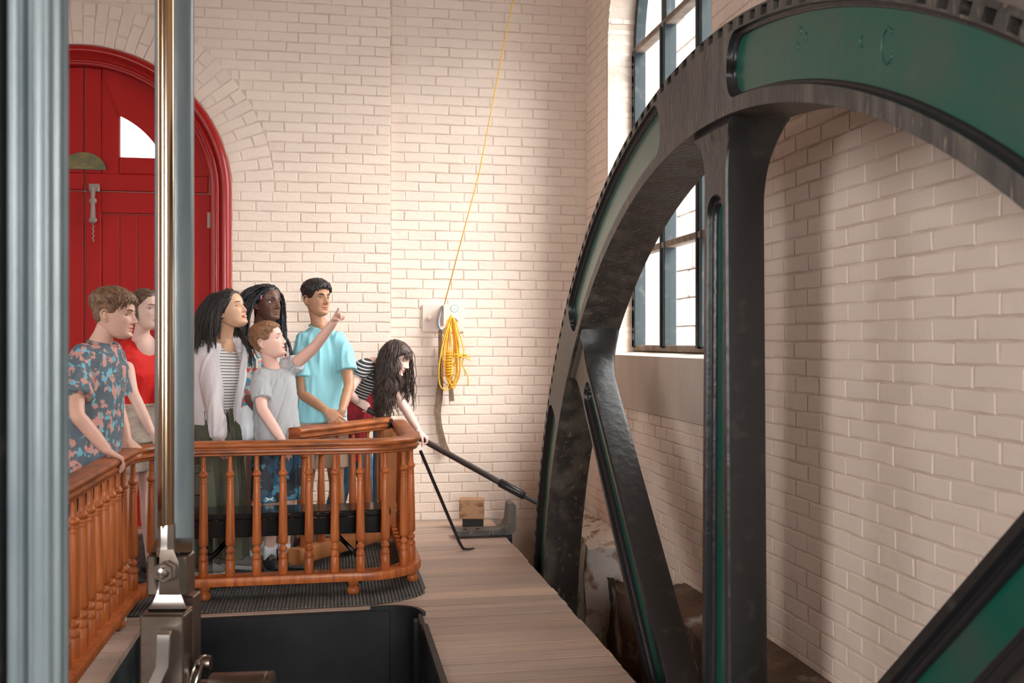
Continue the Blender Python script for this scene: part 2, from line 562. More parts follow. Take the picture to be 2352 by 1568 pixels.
# arch ring: radial courses, each split once along its length
nA = int(math.pi * (DOORR + .15) / .080)
for i in range(nA):
    a = math.pi * (i + .5) / nA
    er, et = V3(math.cos(a), 0, math.sin(a)), V3(-math.sin(a), 0, math.cos(a))
    R = np.stack([er, V3(0, 1, 0), et], 1).tolist()
    wid = math.pi * (DOORR + .15) / nA
    split = DOORR + (.105 if i % 2 else .21)
    for r0, r1 in ((DOORR, split), (split, ARCHR)):
        rm = (r0 + r1) / 2
        items.append((V3(DOORX, YB, DOORZ) + er * rm, R, r1 - r0, round(math.pi * rm / nA, 3)))
lay(wall_back, items)
items = []
for k, z in rows(-.02, 4.7):
    course(items, XS, XR + .02, k, z, lambda a, q: (a, YR2, q), I3)
lay(wall_alcove, items)
# right wall: its bricks face -X (local x runs along -Y so that -y points to -X)
RR = np.stack([V3(0, -1, 0), V3(1, 0, 0), V3(0, 0, 1)], 1).tolist()
items = []
for k, z in rows(-.05, 4.7):
    segs = [(1.2, YR2)]
    if z > WZ0 - .36:
        hw = WR + .02 if z < WZS else (math.sqrt(max(WR ** 2 - (z - WZS) ** 2, 0)) if z < WZS + WR else 0)
        if hw > 0: segs = [(1.2, WYC - hw), (WYC + hw, YR2)]
    for s0, s1 in segs:
        course(items, s0, s1, k, z, lambda a, q: (XR, a, q), RR)
# the window's far jamb, facing the camera
for k, z in rows(WZ0 + .02, WZS + .35):
    y = WY1 if z < WZS else WYC + math.sqrt(WR ** 2 - (z - WZS) ** 2)
    if k % 2: items.append((V3(XR + .11, y, z), I3, .20, COURSE))
    else:
        items.append((V3(XR + .06, y, z), I3, .10, COURSE)); items.append((V3(XR + .16, y, z), I3, .10, COURSE))
lay(wall_right, items)

# ---- other walls with their window openings, ceiling
def holed(to3, a0, a1, z0, z1, holes):
    mb = MB()
    aa = sorted({a0, a1, *[h[0] for h in holes], *[h[1] for h in holes]})
    for p, q in zip(aa[:-1], aa[1:]):
        zs = [(h[2], h[3]) for h in holes if h[0] <= p + 1e-6 and h[1] >= q - 1e-6]
        segs = [(z0, z1)] if not zs else [(z0, zs[0][0]), (zs[0][1], z1)]
        for s, t in segs:
            mb.add([to3(p, s), to3(q, s), to3(q, t), to3(p, t)], [(0, 1, 2, 3)])
    return mb
struct('wall_left', holed(lambda y, z: (-5.0, y, z), -3.5, YM, -2.6, ZTOP, [(-3.4, -2.0, 1.0, 4.0), (4.15, 5.65, 1.1, 4.3)]), M_brick)
struct('wall_rear', holed(lambda x, z: (x, -3.5, z), -5.0, XR + .02, -2.6, ZTOP, [(-.1, 1.5, 1.0, 3.6)]), M_brick)  # unseen opening, placed to suit the added rear fill lamp
struct('ceiling', MB().box(-5.1, XR + .5, -3.6, YR2 + .4, ZTOP, ZTOP + .1), M_ceiling)

# ---- the side window
win = thing('window_1', (XR + .2, WYC, WZ0), None, None, kind='structure')
win['label'] = 'tall arched window with grey bars above a cement sill'
wx0, wx1 = XR + .20, XR + .27
def bar(y0, y1, z0, z1, m=M_frame, nm='window_bar', dx=0.0):
    obj(nm, MB().box(wx0 + dx, wx1 - dx * .5, y0, y1, z0, z1, .006), m, win)
lights_y = [WY0, WY0 + .672, WY0 + 1.346, WY1]
obj('window_sill', MB().add([(XR - .012, WY0, WZ0 - .01), (XR - .012, WY1, WZ0 - .01), (XR - .012, WY1, WZ0 + .006), (XR - .012, WY0, WZ0 + .006), (wx1, WY0, WZ0 + .03), (wx1, WY1, WZ0 + .03)],
             [(0, 1, 2, 3), (3, 2, 5, 4)]), M_plaster, win)
obj('sill_apron', MB().box(XR - .012, XR + .05, WY0 - .10, WY1 + .12, WZ0 - .36, WZ0 - .004, .006), M_plaster, win)
bar(WY0, WY1, WZ0 + .03, WZ0 + .075, M_framewood, 'window_bottom_rail')
for i, y in enumerate(lights_y):
    w = .055 if i in (0, 3) else .045
    bar(max(y - w, WY0), min(y + w, WY1), WZ0 + .05, WZS + (.05 if i in (0, 3) else .85), M_frame, 'window_mullion')
    for s in (-1, 1):
        bar(max(y + s * (w - .006) - .012, WY0), min(y + s * (w - .006) + .012, WY1), WZ0 + .06, WZS + .02, M_frame, 'sash_edge', -.012)
for z in (2.03, 2.77, 3.52):
    bar(WY0, WY1, z - .022, z + .022, M_framewood, 'window_transom', -.006)
for j in range(3):
    for z0, z1 in ((WZ0 + .07, 2.01), (2.05, 2.75), (2.79, 3.5), (3.54, 4.42 if j == 1 else 4.1)):
        obj('pane', MB().box(wx0 + .03, wx0 + .034, lights_y[j] + .05, lights_y[j + 1] - .05, z0, z1), M_glass, win)
ring = [[(wx0 if e else wx1, WYC + r * math.cos(a), WZS + r * math.sin(a)) for e, r in ((1, WR), (1, WR - .06), (0, WR - .06), (0, WR))] for a in np.linspace(0, math.pi, 30)]
obj('window_arch_frame', MB().rings(ring), M_frame, win)
# tall windows of the other walls: frames with panes
def far_window(n, to3, a0, a1, z0, z1):
    w = thing('window_%d' % n, to3((a0 + a1) / 2, z0, 0), None, None, kind='structure')
    def b(p0, p1, q0, q1, nm, m, t=.03):
        c0, c1 = to3(p0, q0, -t), to3(p1, q1, t)
        x = [sorted((c0[i], c1[i])) for i in range(3)]
        obj(nm, MB().box(*x[0], *x[1], *x[2]), m, w)
    for i in range(4):
        a = a0 + (a1 - a0) * i / 3
        b(max(a - .03, a0), min(a + .03, a1), z0, z1, 'window_mullion', M_frame)
    for i in range(5):
        z = z0 + (z1 - z0) * i / 4
        b(a0, a1, max(z - .025, z0), min(z + .025, z1), 'window_transom', M_frame, .025)
far_window(2, lambda a, z, t: (-5.05 + t, a, z), -3.4, -2.0, 1.0, 4.0)
far_window(3, lambda a, z, t: (-5.05 + t, a, z), 4.15, 5.65, 1.1, 4.3)
far_window(4, lambda a, z, t: (a, -3.55 + t, z), -.1, 1.5, 1.0, 3.6)  # unseen rear window, made up to go with the fill lamp

# ---- stone building across the lane
ext = thing('stone_building', (5.2, 15.0, -1.0), 'pale sunlit sandstone building seen through the arched window', 'building')
for k in range(22):
    z0 = -.9 + k * .42
    y = 10.0 + (k % 2) * .3
    while y < 20:
        L = random.uniform(.5, .95)
        mb = MB().box(5.2 + random.uniform(-.03, .03), 5.6, y, y + L - .02, z0, z0 + .40, .03)
        obj('stone_block', mb, M_extstone, ext)
        y += L
obj('wall_core', MB().box(5.35, 5.9, 10, 20.5, -1, 8.2), M_extstone, ext)

# ---- floor
PX0, PX1, PY1 = -.925, .45, 5.16         # engine pit: x range and far edge
floor = struct('floor', MB().box(-5, PX0 - .05, -3.5, YB + .02, -.12, -.0012).box(PX0 - .05, .45, PY1 + .05, YB + .1, -.12, -.0012).box(.46, 1.21, -3.5, YR2 + .1, -.12, -.0012).box(PX0 - .05, .46, -3.5, 1.9, -.12, -.0012), M_underfloor)
floor['label'] = 'worn brown plank floor of the walkway and gallery'
y = 2.0
k = 0
while y < YR2 - .02:
    w = random.choice((.085, .105, .12, .135, .15))
    y1 = min(y + w, YR2)
    z1 = random.uniform(-.0004, .0006)
    e = 1.22 + random.uniform(-.006, .006)
    if y < PY1 and y1 > PY1 - .05: pass
    if y1 <= PY1 + .03:
        obj('plank', MB().box(PX1 - .01, e, y, y1 - .007, -.034, z1, .0008), M_plank, floor)
        obj('plank', MB().box(-2.0, PX0 + .02, y, y1 - .007, -.034, z1, .0008), M_plank, floor)
    else:
        obj('plank', MB().box(-2.0, e, max(y, PY1), y1 - .007, -.034, z1, .0008), M_plank, floor)
    y = y1
    k += 1
# faces of the wheel pit and of the engine pit
struct('wall_wheelpit', MB().box(1.10, 1.205, -3.5, YR2, -2.6, -.035), M_stone)
casing = thing('wall_pit', (0, PY1, -2.0), None, None, kind='structure')
casing['label'] = 'black iron casing of the engine pit'
obj('casing_plate', MB().box(-.93, .30, PY1 - .012, PY1 + .03, -2.2, -.002, .004), M_pit, casing)
arc = [(.30 + .15 * math.sin(a), PY1 - .15 + .15 * math.cos(a)) for a in np.linspace(0, math.pi / 2, 10)]
path = [(.20, PY1)] + arc + [(.45, 4.6), (.45, 3.4), (.45, 1.9)]
prof = [(0, -2.2), (-.02, -2.2), (-.02, .018), (0, .018)]
obj('casing_curve', MB().sweep(prof, [(p[0], p[1], 0) for p in path[:11]]), M_pit, casing, auto=40)
obj('casing_flange', MB().box(.425, .452, 4.72, 4.99, -2.2, .010, .004), M_pit, casing)
obj('casing_plate', MB().box(.43, .462, 1.9, 4.82, -2.2, .016, .004), M_pit, casing)
obj('casing_rib', MB().box(.40, .44, 4.90, 4.98, -2.2, .0, .006), M_pit, casing)
timber = thing('wall_timber', (PX0, 3.5, -2.0), None, None, kind='structure')
timber['label'] = 'dark timber lining below the left railing'
for i in range(7):
    z1 = -.04 - i * .2
    obj('timber_board', MB().box(PX0 - .05, PX0 + .0, 1.9, PY1 - .02, z1 - .195, z1, .006), M_pitwood, timber)
obj('timber_post', MB().box(PX0 - .01, PX0 + .05, PY1 - .11, PY1 - .02, -2.0, -.04, .006), M_pitwood, timber)
struct('pit_floor', MB().box(-5, XR + .5, -3.5, YR2 + .2, -2.6, -2.5), M_stone)

# ---- foundation stone under the right wall
def rough_block(name, x0, x1, y0, y1, z0, z1, m, amp, label, n=14, seed=3, bulge=.0):
    r = np.random.default_rng(seed)
    bw = bpy.data.meshes
    g = MB()
    idx = {}
    vs, fs = [], []
    def vid(p):
        k = tuple(np.round(p, 5))
        if k not in idx:
            idx[k] = len(vs); vs.append(p)
        return idx[k]
    lo, hi = V3(x0, y0, z0), V3(x1, y1, z1)
    for ax in range(3):
        a1, a2 = [a for a in range(3) if a != ax]
        for e in (0, 1):
            for i in range(n):
                for j in range(n):
                    q = []
                    for di, dj in ((0, 0), (1, 0), (1, 1), (0, 1)):
                        p = [0, 0, 0]
                        p[ax] = hi[ax] if e else lo[ax]
                        p[a1] = lo[a1] + (hi[a1] - lo[a1]) * (i + di) / n
                        p[a2] = lo[a2] + (hi[a2] - lo[a2]) * (j + dj) / n
                        q.append(vid(p))
                    fs.append(q if (e == 1) != (ax == 1) else q[::-1])
    v = np.array(vs)
    ph = r.uniform(0, 6, (6, 3)); fr = r.uniform(3, 17, (6, 3))
    d = np.zeros_like(v)
    for k in range(6):
        d += np.sin(v[:, [1, 2, 0]] * fr[k] + ph[k] + v * fr[k][::-1] * .7) / (1 + k * .5)
    d += r.normal(0, .35, v.shape)
    v = v + d * amp
    o = struct(name, MB().add(v, fs), m, auto=45)
    o['label'] = label
    return o
rough_block('foundation_ledge', 1.74, 2.06, 1.0, 5.45, -1.6, -.03, M_stone, .012, 'brown crumbling stone ledge at the foot of the right wall', seed=2, n=18)
rough_block('foundation_step', 1.80, 2.06, 5.30, 6.60, -1.8, -.22, M_stone, .02, 'lower stone step beside the leaning wheel spoke', seed=5)
rough_block('foundation_block', 1.66, 2.06, 6.35, 7.72, -1.9, .03, M_lime, .02, 'white-stained stone block in the corner behind the flywheel', seed=8)
rough_block('foundation_rubble', 1.50, 1.78, 4.9, 6.2, -2.3, -.62, M_sunpatch, .015, 'rough stone coloured pale as a sun patch at the bottom of the wheel pit', seed=9)

# ---- the red arched door
door = thing('door_1', (DOORX, YB, 0), None, None, kind='structure')
door['label'] = 'red arched double door with a quarter-round window'
prof = [(0.0, .03), (.0, -.015), (.015, -.035), (.04, -.048), (.062, -.04), (.07, -.018), (.078, -.012), (.088, -.028), (.104, -.03), (.112, -.014), (.122, -.012), (.132, -.022), (.146, -.018), (.15, .01), (.15, .08), (.0, .08)]
def arch_sweep(prof, rout):
    path = [(1, 0, -(DOORZ - z) ) for z in np.linspace(0.0, DOORZ, 5)[:-1]]
    rings = []
    stations = [('s', 1, z) for z in np.linspace(0.0, DOORZ, 4)[:-1]] + [('a', a, 0) for a in np.linspace(0, math.pi, 49)] + [('s', -1, z) for z in np.linspace(DOORZ, 0.0, 4)[1:]]
    for st in stations:
        ring = []
        for inn, out in prof:
            r = rout - inn
            if st[0] == 's': ring.append((DOORX + st[1] * r, YB + out, st[2]))
            else: ring.append((DOORX + r * math.cos(st[1]), YB + out, DOORZ + r * math.sin(st[1])))
        rings.append(ring)
    return MB().rings(rings)
obj('door_frame', arch_sweep(prof, DOORR), M_redtrim, door, auto=60)
R_IN = DOORR - .15
def clip_top(x, r):
    return DOORZ + math.sqrt(max(r * r - (x - DOORX) ** 2, 0))
def arch_panel(x0, x1, z0, r, y0, y1, n=8, ztop=None):
    """upright board whose top follows the arch"""
    xs = np.linspace(x0, x1, n)
    poly = [(x0, z0), (x1, z0)] + [(x, min(clip_top(x, r), ztop or 99)) for x in xs[::-1]]
    return MB().prism(poly, y0, y1, 1)
YD = YB + .045
for s in (-1, 1):
    leaf = obj('door_leaf', arch_panel(*sorted((DOORX + s * .004, DOORX + s * R_IN)), 0.0, R_IN, YD + .025, YD + .05), M_red, door)
    def X(a): return DOORX + s * a
    def rail(a0, a1, z0, z1, nm, t=.0):
        x0, x1 = sorted((X(a0), X(a1)))
        obj(nm, MB().box(x0, x1, YD + t, YD + .03, z0, z1, .005), M_red, leaf)
    # below the transom line
    rail(.006, .115, 0.02, 2.475, 'door_stile')
    rail(.74, R_IN - .005, 0.02, 2.475, 'door_stile')
    rail(.115, .74, 2.32, 2.475, 'door_rail')
    rail(.115, .74, 0.02, .25, 'door_rail')
    for i in range(5):
        rail(.119 + i * .125, .119 + (i + 1) * .125 - .006, .252, 2.315, 'door_plank', .012)
    # above it
    rail(.006, R_IN - .02, 2.485, 2.61, 'door_rail')
    x0, x1 = sorted((X(.006), X(.115)))
    obj('door_stile', arch_panel(x0, x1, 2.612, R_IN - .004, YD, YD + .03), M_red, leaf)
    x0, x1 = sorted((X(.119), X(.235)))
    obj('door_plank', arch_panel(x0, x1, 2.612, R_IN - .004, YD + .012, YD + .03), M_red, leaf)
    # quarter-round light
    gx0, gz0, gr = .245, 2.735, .60
    zt = lambda a, r: DOORZ + math.sqrt(max(r * r - a * a, 0))
    amax = math.sqrt(gr ** 2 - (gz0 - DOORZ) ** 2)
    aa = np.linspace(gx0, amax, 12)
    poly = [(X(gx0), gz0)] + [(X(a), zt(a, gr)) for a in aa]
    obj('pane', MB().prism(poly if s > 0 else poly[::-1], YD + .018, YD + .022, 1), M_glass, leaf)
    # boards around the light
    rail(.239, .80, 2.612, gz0, 'door_rail', .008)
    ring_o = [(X(a), max(zt(a, R_IN + .012), 2.612)) for a in np.linspace(.119, R_IN + .008, 20)]
    ring_i = [(X(a), max(zt(a, gr), 2.612)) for a in np.linspace(.239, .82, 20)]
    m2 = MB()
    for (p, q, r_, t_) in zip(ring_o[:-1], ring_o[1:], ring_i[1:], ring_i[:-1]):
        pl = [p, q, r_, t_]
        m2.prism(pl if s > 0 else pl[::-1], YD + .004, YD + .03, 1)
    obj('door_head', m2, M_red, leaf)
# the leaves' own backing is cut away behind the lights
for o in list(door.children):
    if o.name.startswith('door_leaf'):
        s = 1 if sum(v.co.x for v in o.data.vertices) > 0 else -1
        mbb = MB()
        Xl = lambda a: DOORX + s * a
        def rect(a0, a1, z0, z1):
            x0, x1 = sorted((Xl(a0), Xl(a1)))
            mbb.box(x0, x1, YD + .025, YD + .05, z0, z1)
        rect(.0, R_IN + .01, -.06, 2.733)
        x0, x1 = sorted((Xl(.002), Xl(.243)))
        mbb.merge(arch_panel(x0, x1, 2.73, R_IN, YD + .025, YD + .05))
        old = o.data
        me = mbb.mesh('door_leaf', (DOORX, YB, 0))
        me.materials.append(M_groove)
        o.data = me
# ironwork on the right leaf, hinge on the frame
obj('door_latch', MB().box(-1.735, -1.66, YD - .03, YD, 2.47, 2.53, .006).tube([(-1.70, YD - .045, 2.50), (-1.70, YD - .05, 2.42), (-1.70, YD - .05, 2.27)], [.02, .014, .02], 8)
    .sphere((-1.70, YD - .05, 2.40), (.028, .015, .028)).sphere((-1.70, YD - .05, 2.26), (.03, .015, .026)), M_latch, door, auto=40)
ch = MB()
for i in range(8):
    ch.tube([(-1.702 + (.006 if i % 2 else -.006), YD - .03, 2.24 - i * .017), (-1.702, YD - .03, 2.224 - i * .017)], .005, 6)
obj('latch_chain', ch, M_latch, door)
obj('door_hinge', MB().lathe([(.012, 0), (.013, .01), (.013, .115), (.012, .125)], 10, (-.872, YB + .015, 2.22)).box(-.905, -.872, YD - .008, YD, 2.225, 2.34), M_latch, door)
sign = MB()
rings = []
poly = [(-1.768 + .150 * math.cos(a), 2.632 + .126 * math.sin(a)) for a in np.linspace(0, math.pi, 28)]
sign.prism(poly, YD - .016, YD - .004, 1)
sg = thing('door_plaque', (-1.768, YD - .01, 2.632), 'half-round tarnished bronze plaque on the red door', 'plaque')
obj('plaque_plate', sign, M_brass, sg)
mk = MB()
for i, (w, z) in enumerate(((.05, 2.665), (.14, 2.644))):
    n = int(w / .009)
    for j in range(n):
        x = -1.768 - w / 2 + j * .009
        mk.box(x, x + .006, YD - .018, YD - .0155, z, z + .009 * random.uniform(.6, 1))
obj('plaque_relief', mk, mat('bronze_relief', (.26, .20, .09), .45, .6), sg)
# ================================================================== FLYWHEEL
WC = V3(0, 3.435, -.75)                  # wheel axis (runs along X)
WX, WXB = 1.35, 1.585                    # near and far face of the rim
RI, RO = 2.92, 3.247
wheel = thing('flywheel', (WX, WC[1], -2.5), 'huge black spoked flywheel with green recessed panels', 'flywheel')

def wp(deg, r, x):
    a = math.radians(deg)
    return V3(x, WC[1] + r * math.sin(a), WC[2] + r * math.cos(a))

panels = [(c - 16.7, c + 16.7) for c in (26.9, 73.1, 118, 163, 208, 253, -65.5, -19.8)]
PRL, PRH = 2.972, 3.196
def pinch(t, L, p=2.2):
    t = min(max(t / L, 0), 1)
    return (1 - (1 - t) ** p) ** (1 / p)
def hole(deg, off=0.0):
    """radial limits of the panel recess at an angle, None outside"""
    for a0, a1 in panels:
        d = deg
        while d < a0 - 180: d += 360
        while d > a0 + 180 + (a1 - a0): d -= 360
        if a0 <= d <= a1:
            arc = math.radians(min(d - a0, a1 - d)) * 3.08 - off
            if arc <= 0: return None
            k = pinch(arc, .075)
            m, h = (PRL + PRH) / 2, (PRH - PRL) / 2 - off
            return m - h * k, m + h * k
    return None
NH = 225
degs = np.concatenate([[i * 360 / NH + q for q in (0, .45, .8, 1.25)] for i in range(NH)])
extra = []
for a0, a1 in panels:
    for q in (0, .05, .15, .3, .5, .75, 1.0, 1.25, 1.5):
        extra += [a0 + q, a1 - q]
degs = np.unique(np.round(np.concatenate([degs % 360, np.array(extra) % 360]), 4))
nd = len(degs)
rim = MB()
H0, H1 = 3.203, 3.234
face_v, face_f = [], []
def is_hole(d):
    return (d % (360 / NH)) > .80 - 1e-4
for i in range(nd):
    d0, d1 = degs[i], degs[(i + 1) % nd]
    if i == nd - 1: d1 = 360 + d1
    m = (PRL + PRH) / 2
    h0, h1 = hole(d0) or (m, m), hole(d1 if d1 < 360 else d1 - 360) or (m, m)
    q = [wp(d0, RI, WX), wp(d1, RI, WX), wp(d1, h1[0], WX), wp(d0, h0[0], WX),
         wp(d0, h0[1], WX), wp(d1, h1[1], WX), wp(d1, H0, WX), wp(d0, H0, WX),
         wp(d1, H1, WX), wp(d0, H1, WX), wp(d1, RO, WX + .012), wp(d0, RO, WX + .012)]
    f = [(0, 1, 2, 3), (4, 5, 6, 7), (9, 8, 10, 11)]
    mid = ((d0 + d1) / 2) % (360 / NH)
    if mid > .80:          # barring hole: a pocket
        b = len(q)
        q += [wp(d0, H0, WX + .05), wp(d1, H0, WX + .05), wp(d1, H1, WX + .05), wp(d0, H1, WX + .05)]
        f += [(7, 6, b + 1, b), (8, 9, b + 3, b + 2), (b, b + 1, b + 2, b + 3)]
        if abs((d0 % (360 / NH)) - .80) < 1e-3: f.append((7, b, b + 3, 9))
        if abs(((d1 % (360 / NH)))) < 1e-3 or abs((d1 % (360 / NH)) - 360 / NH) < 1e-3: f.append((6, 8, b + 2, b + 1))
    else:
        f.append((7, 6, 8, 9))
    rim.add(q, f)
obj('rim_face', rim, M_iron, wheel)
dd = np.linspace(0, 360, 181)
body = MB().rings([[wp(d, RI, WX), wp(d, RI, WXB), wp(d, RO, WXB), wp(d, RO, WX + .012)] for d in dd], cap=False, closed=False)
body.rings([[wp(d, RO + .0, WX + .02), wp(d, RO + .0, WX + .012)] for d in dd], cap=False, closed=False)
obj('rim_body', body, M_iron, wheel, auto=40)
for (a0, a1) in panels:
    ts = np.concatenate([a0 + np.array([0, .05, .15, .3, .5, .75, 1.0, 1.25, 1.5]), np.linspace(a0 + 2, a1 - 2, 24), a1 - np.array([0, .05, .15, .3, .5, .75, 1.0, 1.25, 1.5])[::-1]])
    def outline(off, x):
        # same parameter count for each offset so that the rings join
        lo, hi = [], []
        c = (a0 + a1) / 2; half = (a1 - a0) / 2; sh = math.degrees(off / 3.08)
        for t in ts:
            t2 = c + (t - c) * (half - sh) / half
            arc = math.radians(min(t2 - (a0 + sh), (a1 - sh) - t2)) * 3.08
            k = pinch(arc, max(.075 - off * .5, .02))
            m, h = (PRL + PRH) / 2, (PRH - PRL) / 2 - off
            lo.append(wp(t2, m - h * k, x)); hi.append(wp(t2, m + h * k, x))
        return lo + hi[::-1]
    mo = MB().rings([outline(0, WX), outline(.002, WX + .014), outline(.006, WX + .024), outline(.010, WX + .021), outline(.014, WX + .024), outline(.017, WX + .034)], cap=False)
    obj('panel_moulding', mo, M_black, wheel, smooth=True)
    ol = outline(.0168, WX + .032)
    n = len(ol); h = n // 2
    pm = MB().add(ol, [(i, i + 1, n - 2 - i, n - 1 - i) for i in range(h - 1)])
    po = obj('panel', pm, M_green, wheel)
    po['label'] = 'green enamelled recessed panel'
# casting marks on the near panel
a = np.linspace(.6, 2 * math.pi - .6, 16)
c0 = wp(-21.5, 3.09, WX + .032)
obj('casting_mark', MB().tube([c0 + V3(0, -.028 * math.cos(t), .045 * math.sin(t)) for t in a], .0035, 6), M_green, wheel, smooth=True)
c1 = wp(-19.0, 3.092, WX + .032)
obj('casting_mark', MB().tube([c1 + V3(0, -.008 * math.cos(t), .015 * math.sin(t)) for t in a], .003, 6), M_green, wheel, smooth=True)
for dg, r in ((-12.2, 3.13), (-12.0, 3.085), (-12.9, 3.11)):
    obj('casting_pip', MB().sphere(wp(dg, r, WX + .032), (.004, .008, .014), 8, 6), M_green, wheel, smooth=True)

def make_spoke(deg):
    th = math.radians(deg)
    er, et = V3(0, math.sin(th), math.cos(th)), V3(0, math.cos(th), -math.sin(th))
    O = V3(0, WC[1], WC[2])
    pt = lambda s, p, x: O + er * s + et * p + V3(x, 0, 0)
    XF, XBK = 1.375, 1.53
    def hw(s):
        b = .104 + (2.7 - min(s, 2.7)) * .016
        e = max(s - 2.70, 0) / .22
        return b + .10 * e ** 2.6
    def xb(s):
        e = max(s - 2.62, 0) / .30
        return XBK + .06 * min(e, 1) ** 1.6
    def rnd(s):          # a rolled lip just under the rim
        e = max(0, 1 - abs(s - 2.885) / .04)
        return .018 * e
    slot0, slot1 = .55, 2.665
    def slot(s, off=0.0):
        t = min(s - slot0, slot1 - s)
        if t <= 0: return 0.0
        w = (.075 + (2.7 - s) * .013)
        return max(w - off, .002) * pinch(t, .075)
    st = np.unique(np.round(np.concatenate([np.linspace(.38, slot0, 4), slot0 + np.array([0, .004, .012, .025, .045, .075]), np.linspace(.8, 2.5, 10),
                                            slot1 - np.array([0, .004, .012, .025, .045, .075]), np.linspace(2.68, 2.935, 12)]), 4))
    g = MB()
    rings = []
    for s in st:
        h, b = hw(s), xb(s)
        r = .028
        ring = [pt(s, h - .006, XF - rnd(s)), pt(s, h, XF + .008 - rnd(s)), pt(s, h, b - r), pt(s, h - r * .3, b - r * .3), pt(s, h - r, b), pt(s, -h + r, b), pt(s, -h + r * .3, b - r * .3), pt(s, -h, b - r), pt(s, -h, XF + .008 - rnd(s)), pt(s, -h + .006, XF - rnd(s))]
        rings.append(ring)
    g.rings(rings, cap=False, closed=False)
    for s0, s1 in zip(st[:-1], st[1:]):
        for sg in (1, -1):
            q = [pt(s0, sg * slot(s0), XF), pt(s1, sg * slot(s1), XF), pt(s1, sg * (hw(s1) - .006), XF - rnd(s1)), pt(s0, sg * (hw(s0) - .006), XF - rnd(s0))]
            if slot(s0) == 0: q[0] = pt(s0, 0, XF - rnd(s0))
            if slot(s1) == 0: q[1] = pt(s1, 0, XF - rnd(s1))
            g.add(q, [(0, 1, 2, 3) if sg > 0 else (3, 2, 1, 0)])
    sp = obj('spoke', g, M_spoke, wheel, auto=35)
    ss = [s for s in st if slot0 <= s <= slot1]
    def outline(off, x):
        c, hf = (slot0 + slot1) / 2, (slot1 - slot0) / 2
        lo, hi = [], []
        for s in ss:
            s2 = c + (s - c) * (hf - off) / hf
            t = min(s2 - (slot0 + off), slot1 - off - s2)
            w = (.075 + (2.7 - s2) * .013 - off) * pinch(max(t, 0), max(.075 - off, .02))
            lo.append(pt(s2, -w, x)); hi.append(pt(s2, w, x))
        return lo + hi[::-1]
    rr = [outline(0, XF), outline(.003, XF + .012)]
    for t in np.linspace(0, math.pi * .55, 7):
        rr.append(outline(.005 + .022 * (1 - math.cos(t)) / 1.15, XF + .032 - .020 * math.sin(t)))
    rr.append(outline(.031, XF + .036))
    obj('spoke_moulding', MB().rings(rr, cap=False), M_black, wheel, smooth=True)
    ol = outline(.0305, XF + .034)
    n = len(ol); hh = n // 2
    o = obj('spoke_panel', MB().add(ol, [(i, i + 1, n - 2 - i, n - 1 - i) for i in range(hh - 1)]), M_green, wheel)
    o['label'] = 'green strip inlaid in the spoke'
for k in range(8):
    make_spoke(45 * k)
obj('hub', MB().lathe([(.10, -.12), (.40, -.12), (.44, -.08), (.44, .20), (.40, .24), (.10, .24)], 32, V3(1.40, WC[1], WC[2]), (1, 0, 0)), M_spoke, wheel, auto=40)
obj('axle', MB().lathe([(.12, -.1), (.12, .55)], 20, V3(1.40, WC[1], WC[2]), (1, 0, 0)), M_steelb, wheel, auto=40)

# ================================================================== RAILING
RTOP, BASE = .85, .13
RAILP = [(0, 0), (.030, -.001), (.045, -.006), (.053, -.016), (.053, -.026), (.046, -.035), (.039, -.038), (.039, -.043), (.046, -.049), (.047, -.058), (.041, -.066), (.037, -.068), (.037, -.075), (.030, -.080)]
RAILP = RAILP + [(-a, b) for a, b in RAILP[:0:-1]]
BASEP = [(.052, 0), (.056, -.006), (.056, -.040), (.052, -.046), (-.052, -.046), (-.056, -.040), (-.056, -.006), (-.052, 0)]
BAL = [(.0235, 0), (.0255, .004), (.0255, .083), (.023, .087), (.0225, .092), (.0250, .096), (.0255, .104), (.022, .118), (.0165, .127), (.0165, .131), (.022, .138), (.0235, .147), (.020, .156), (.0145, .163), (.0140, .172), (.0235, .178), (.0252, .190),
       (.0245, .23), (.0215, .38), (.0182, .525), (.0165, .532), (.0182, .538), (.0182, .545), (.0162, .549), (.0182, .554), (.0180, .560), (.0155, .566), (.0200, .572), (.0245, .580), (.0240, .588), (.0185, .597), (.0145, .606), (.0135, .625), (.0125, .66), (.0122, .69)]
BALH = RTOP - .078 - BASE
BAL = [(r, z * BALH / .69) for r, z in BAL]
bal_me = MB().lathe(BAL, 14).mesh('baluster', smooth=True)
bal_me.set_sharp_from_angle(angle=math.radians(55))
bal_me.materials.append(M_wood)
def put_baluster(parent, x, y, z):
    o = bpy.data.objects.new('baluster', bal_me)
    o.parent = parent
    b = parent['_o']
    o.location = (x - b[0], y - b[1], z - b[2])
    o.rotation_euler.z = random.uniform(0, 6.28)
    COL.objects.link(o)
def resample(path, step):
    path = np.asarray(path, float)
    d = np.concatenate([[0], np.cumsum(np.linalg.norm(np.diff(path, axis=0), axis=1))])
    n = max(int(d[-1] / step), 1)
    s = np.linspace(0, d[-1], n + 1)
    return np.stack([np.interp(s, d, path[:, i]) for i in range(path.shape[1])], 1)
def arcp(cx, cy, r, a0, a1, n=10):
    return [(cx + r * math.cos(math.radians(a)), cy + r * math.sin(math.radians(a))) for a in np.linspace(a0, a1, n)]
LX, FY, RX = -1.0, 5.50, .455
plan = [(LX, 2.6), (LX, 5.17)] + arcp(LX + .33, FY - .33, .33, 180, 90)[1:] + [(.20, FY)] + arcp(.20, FY + .255, .255, -90, 0)[1:] + [(RX, 6.80)]
plan = resample(plan, .03)
rail_t = thing('railing', (LX, FY, 0), 'long varnished oak railing with turned balusters around the engine pit', 'railing')
obj('handrail', MB().sweep(RAILP, [(p[0], p[1], RTOP) for p in plan]), M_rail, rail_t, auto=40)
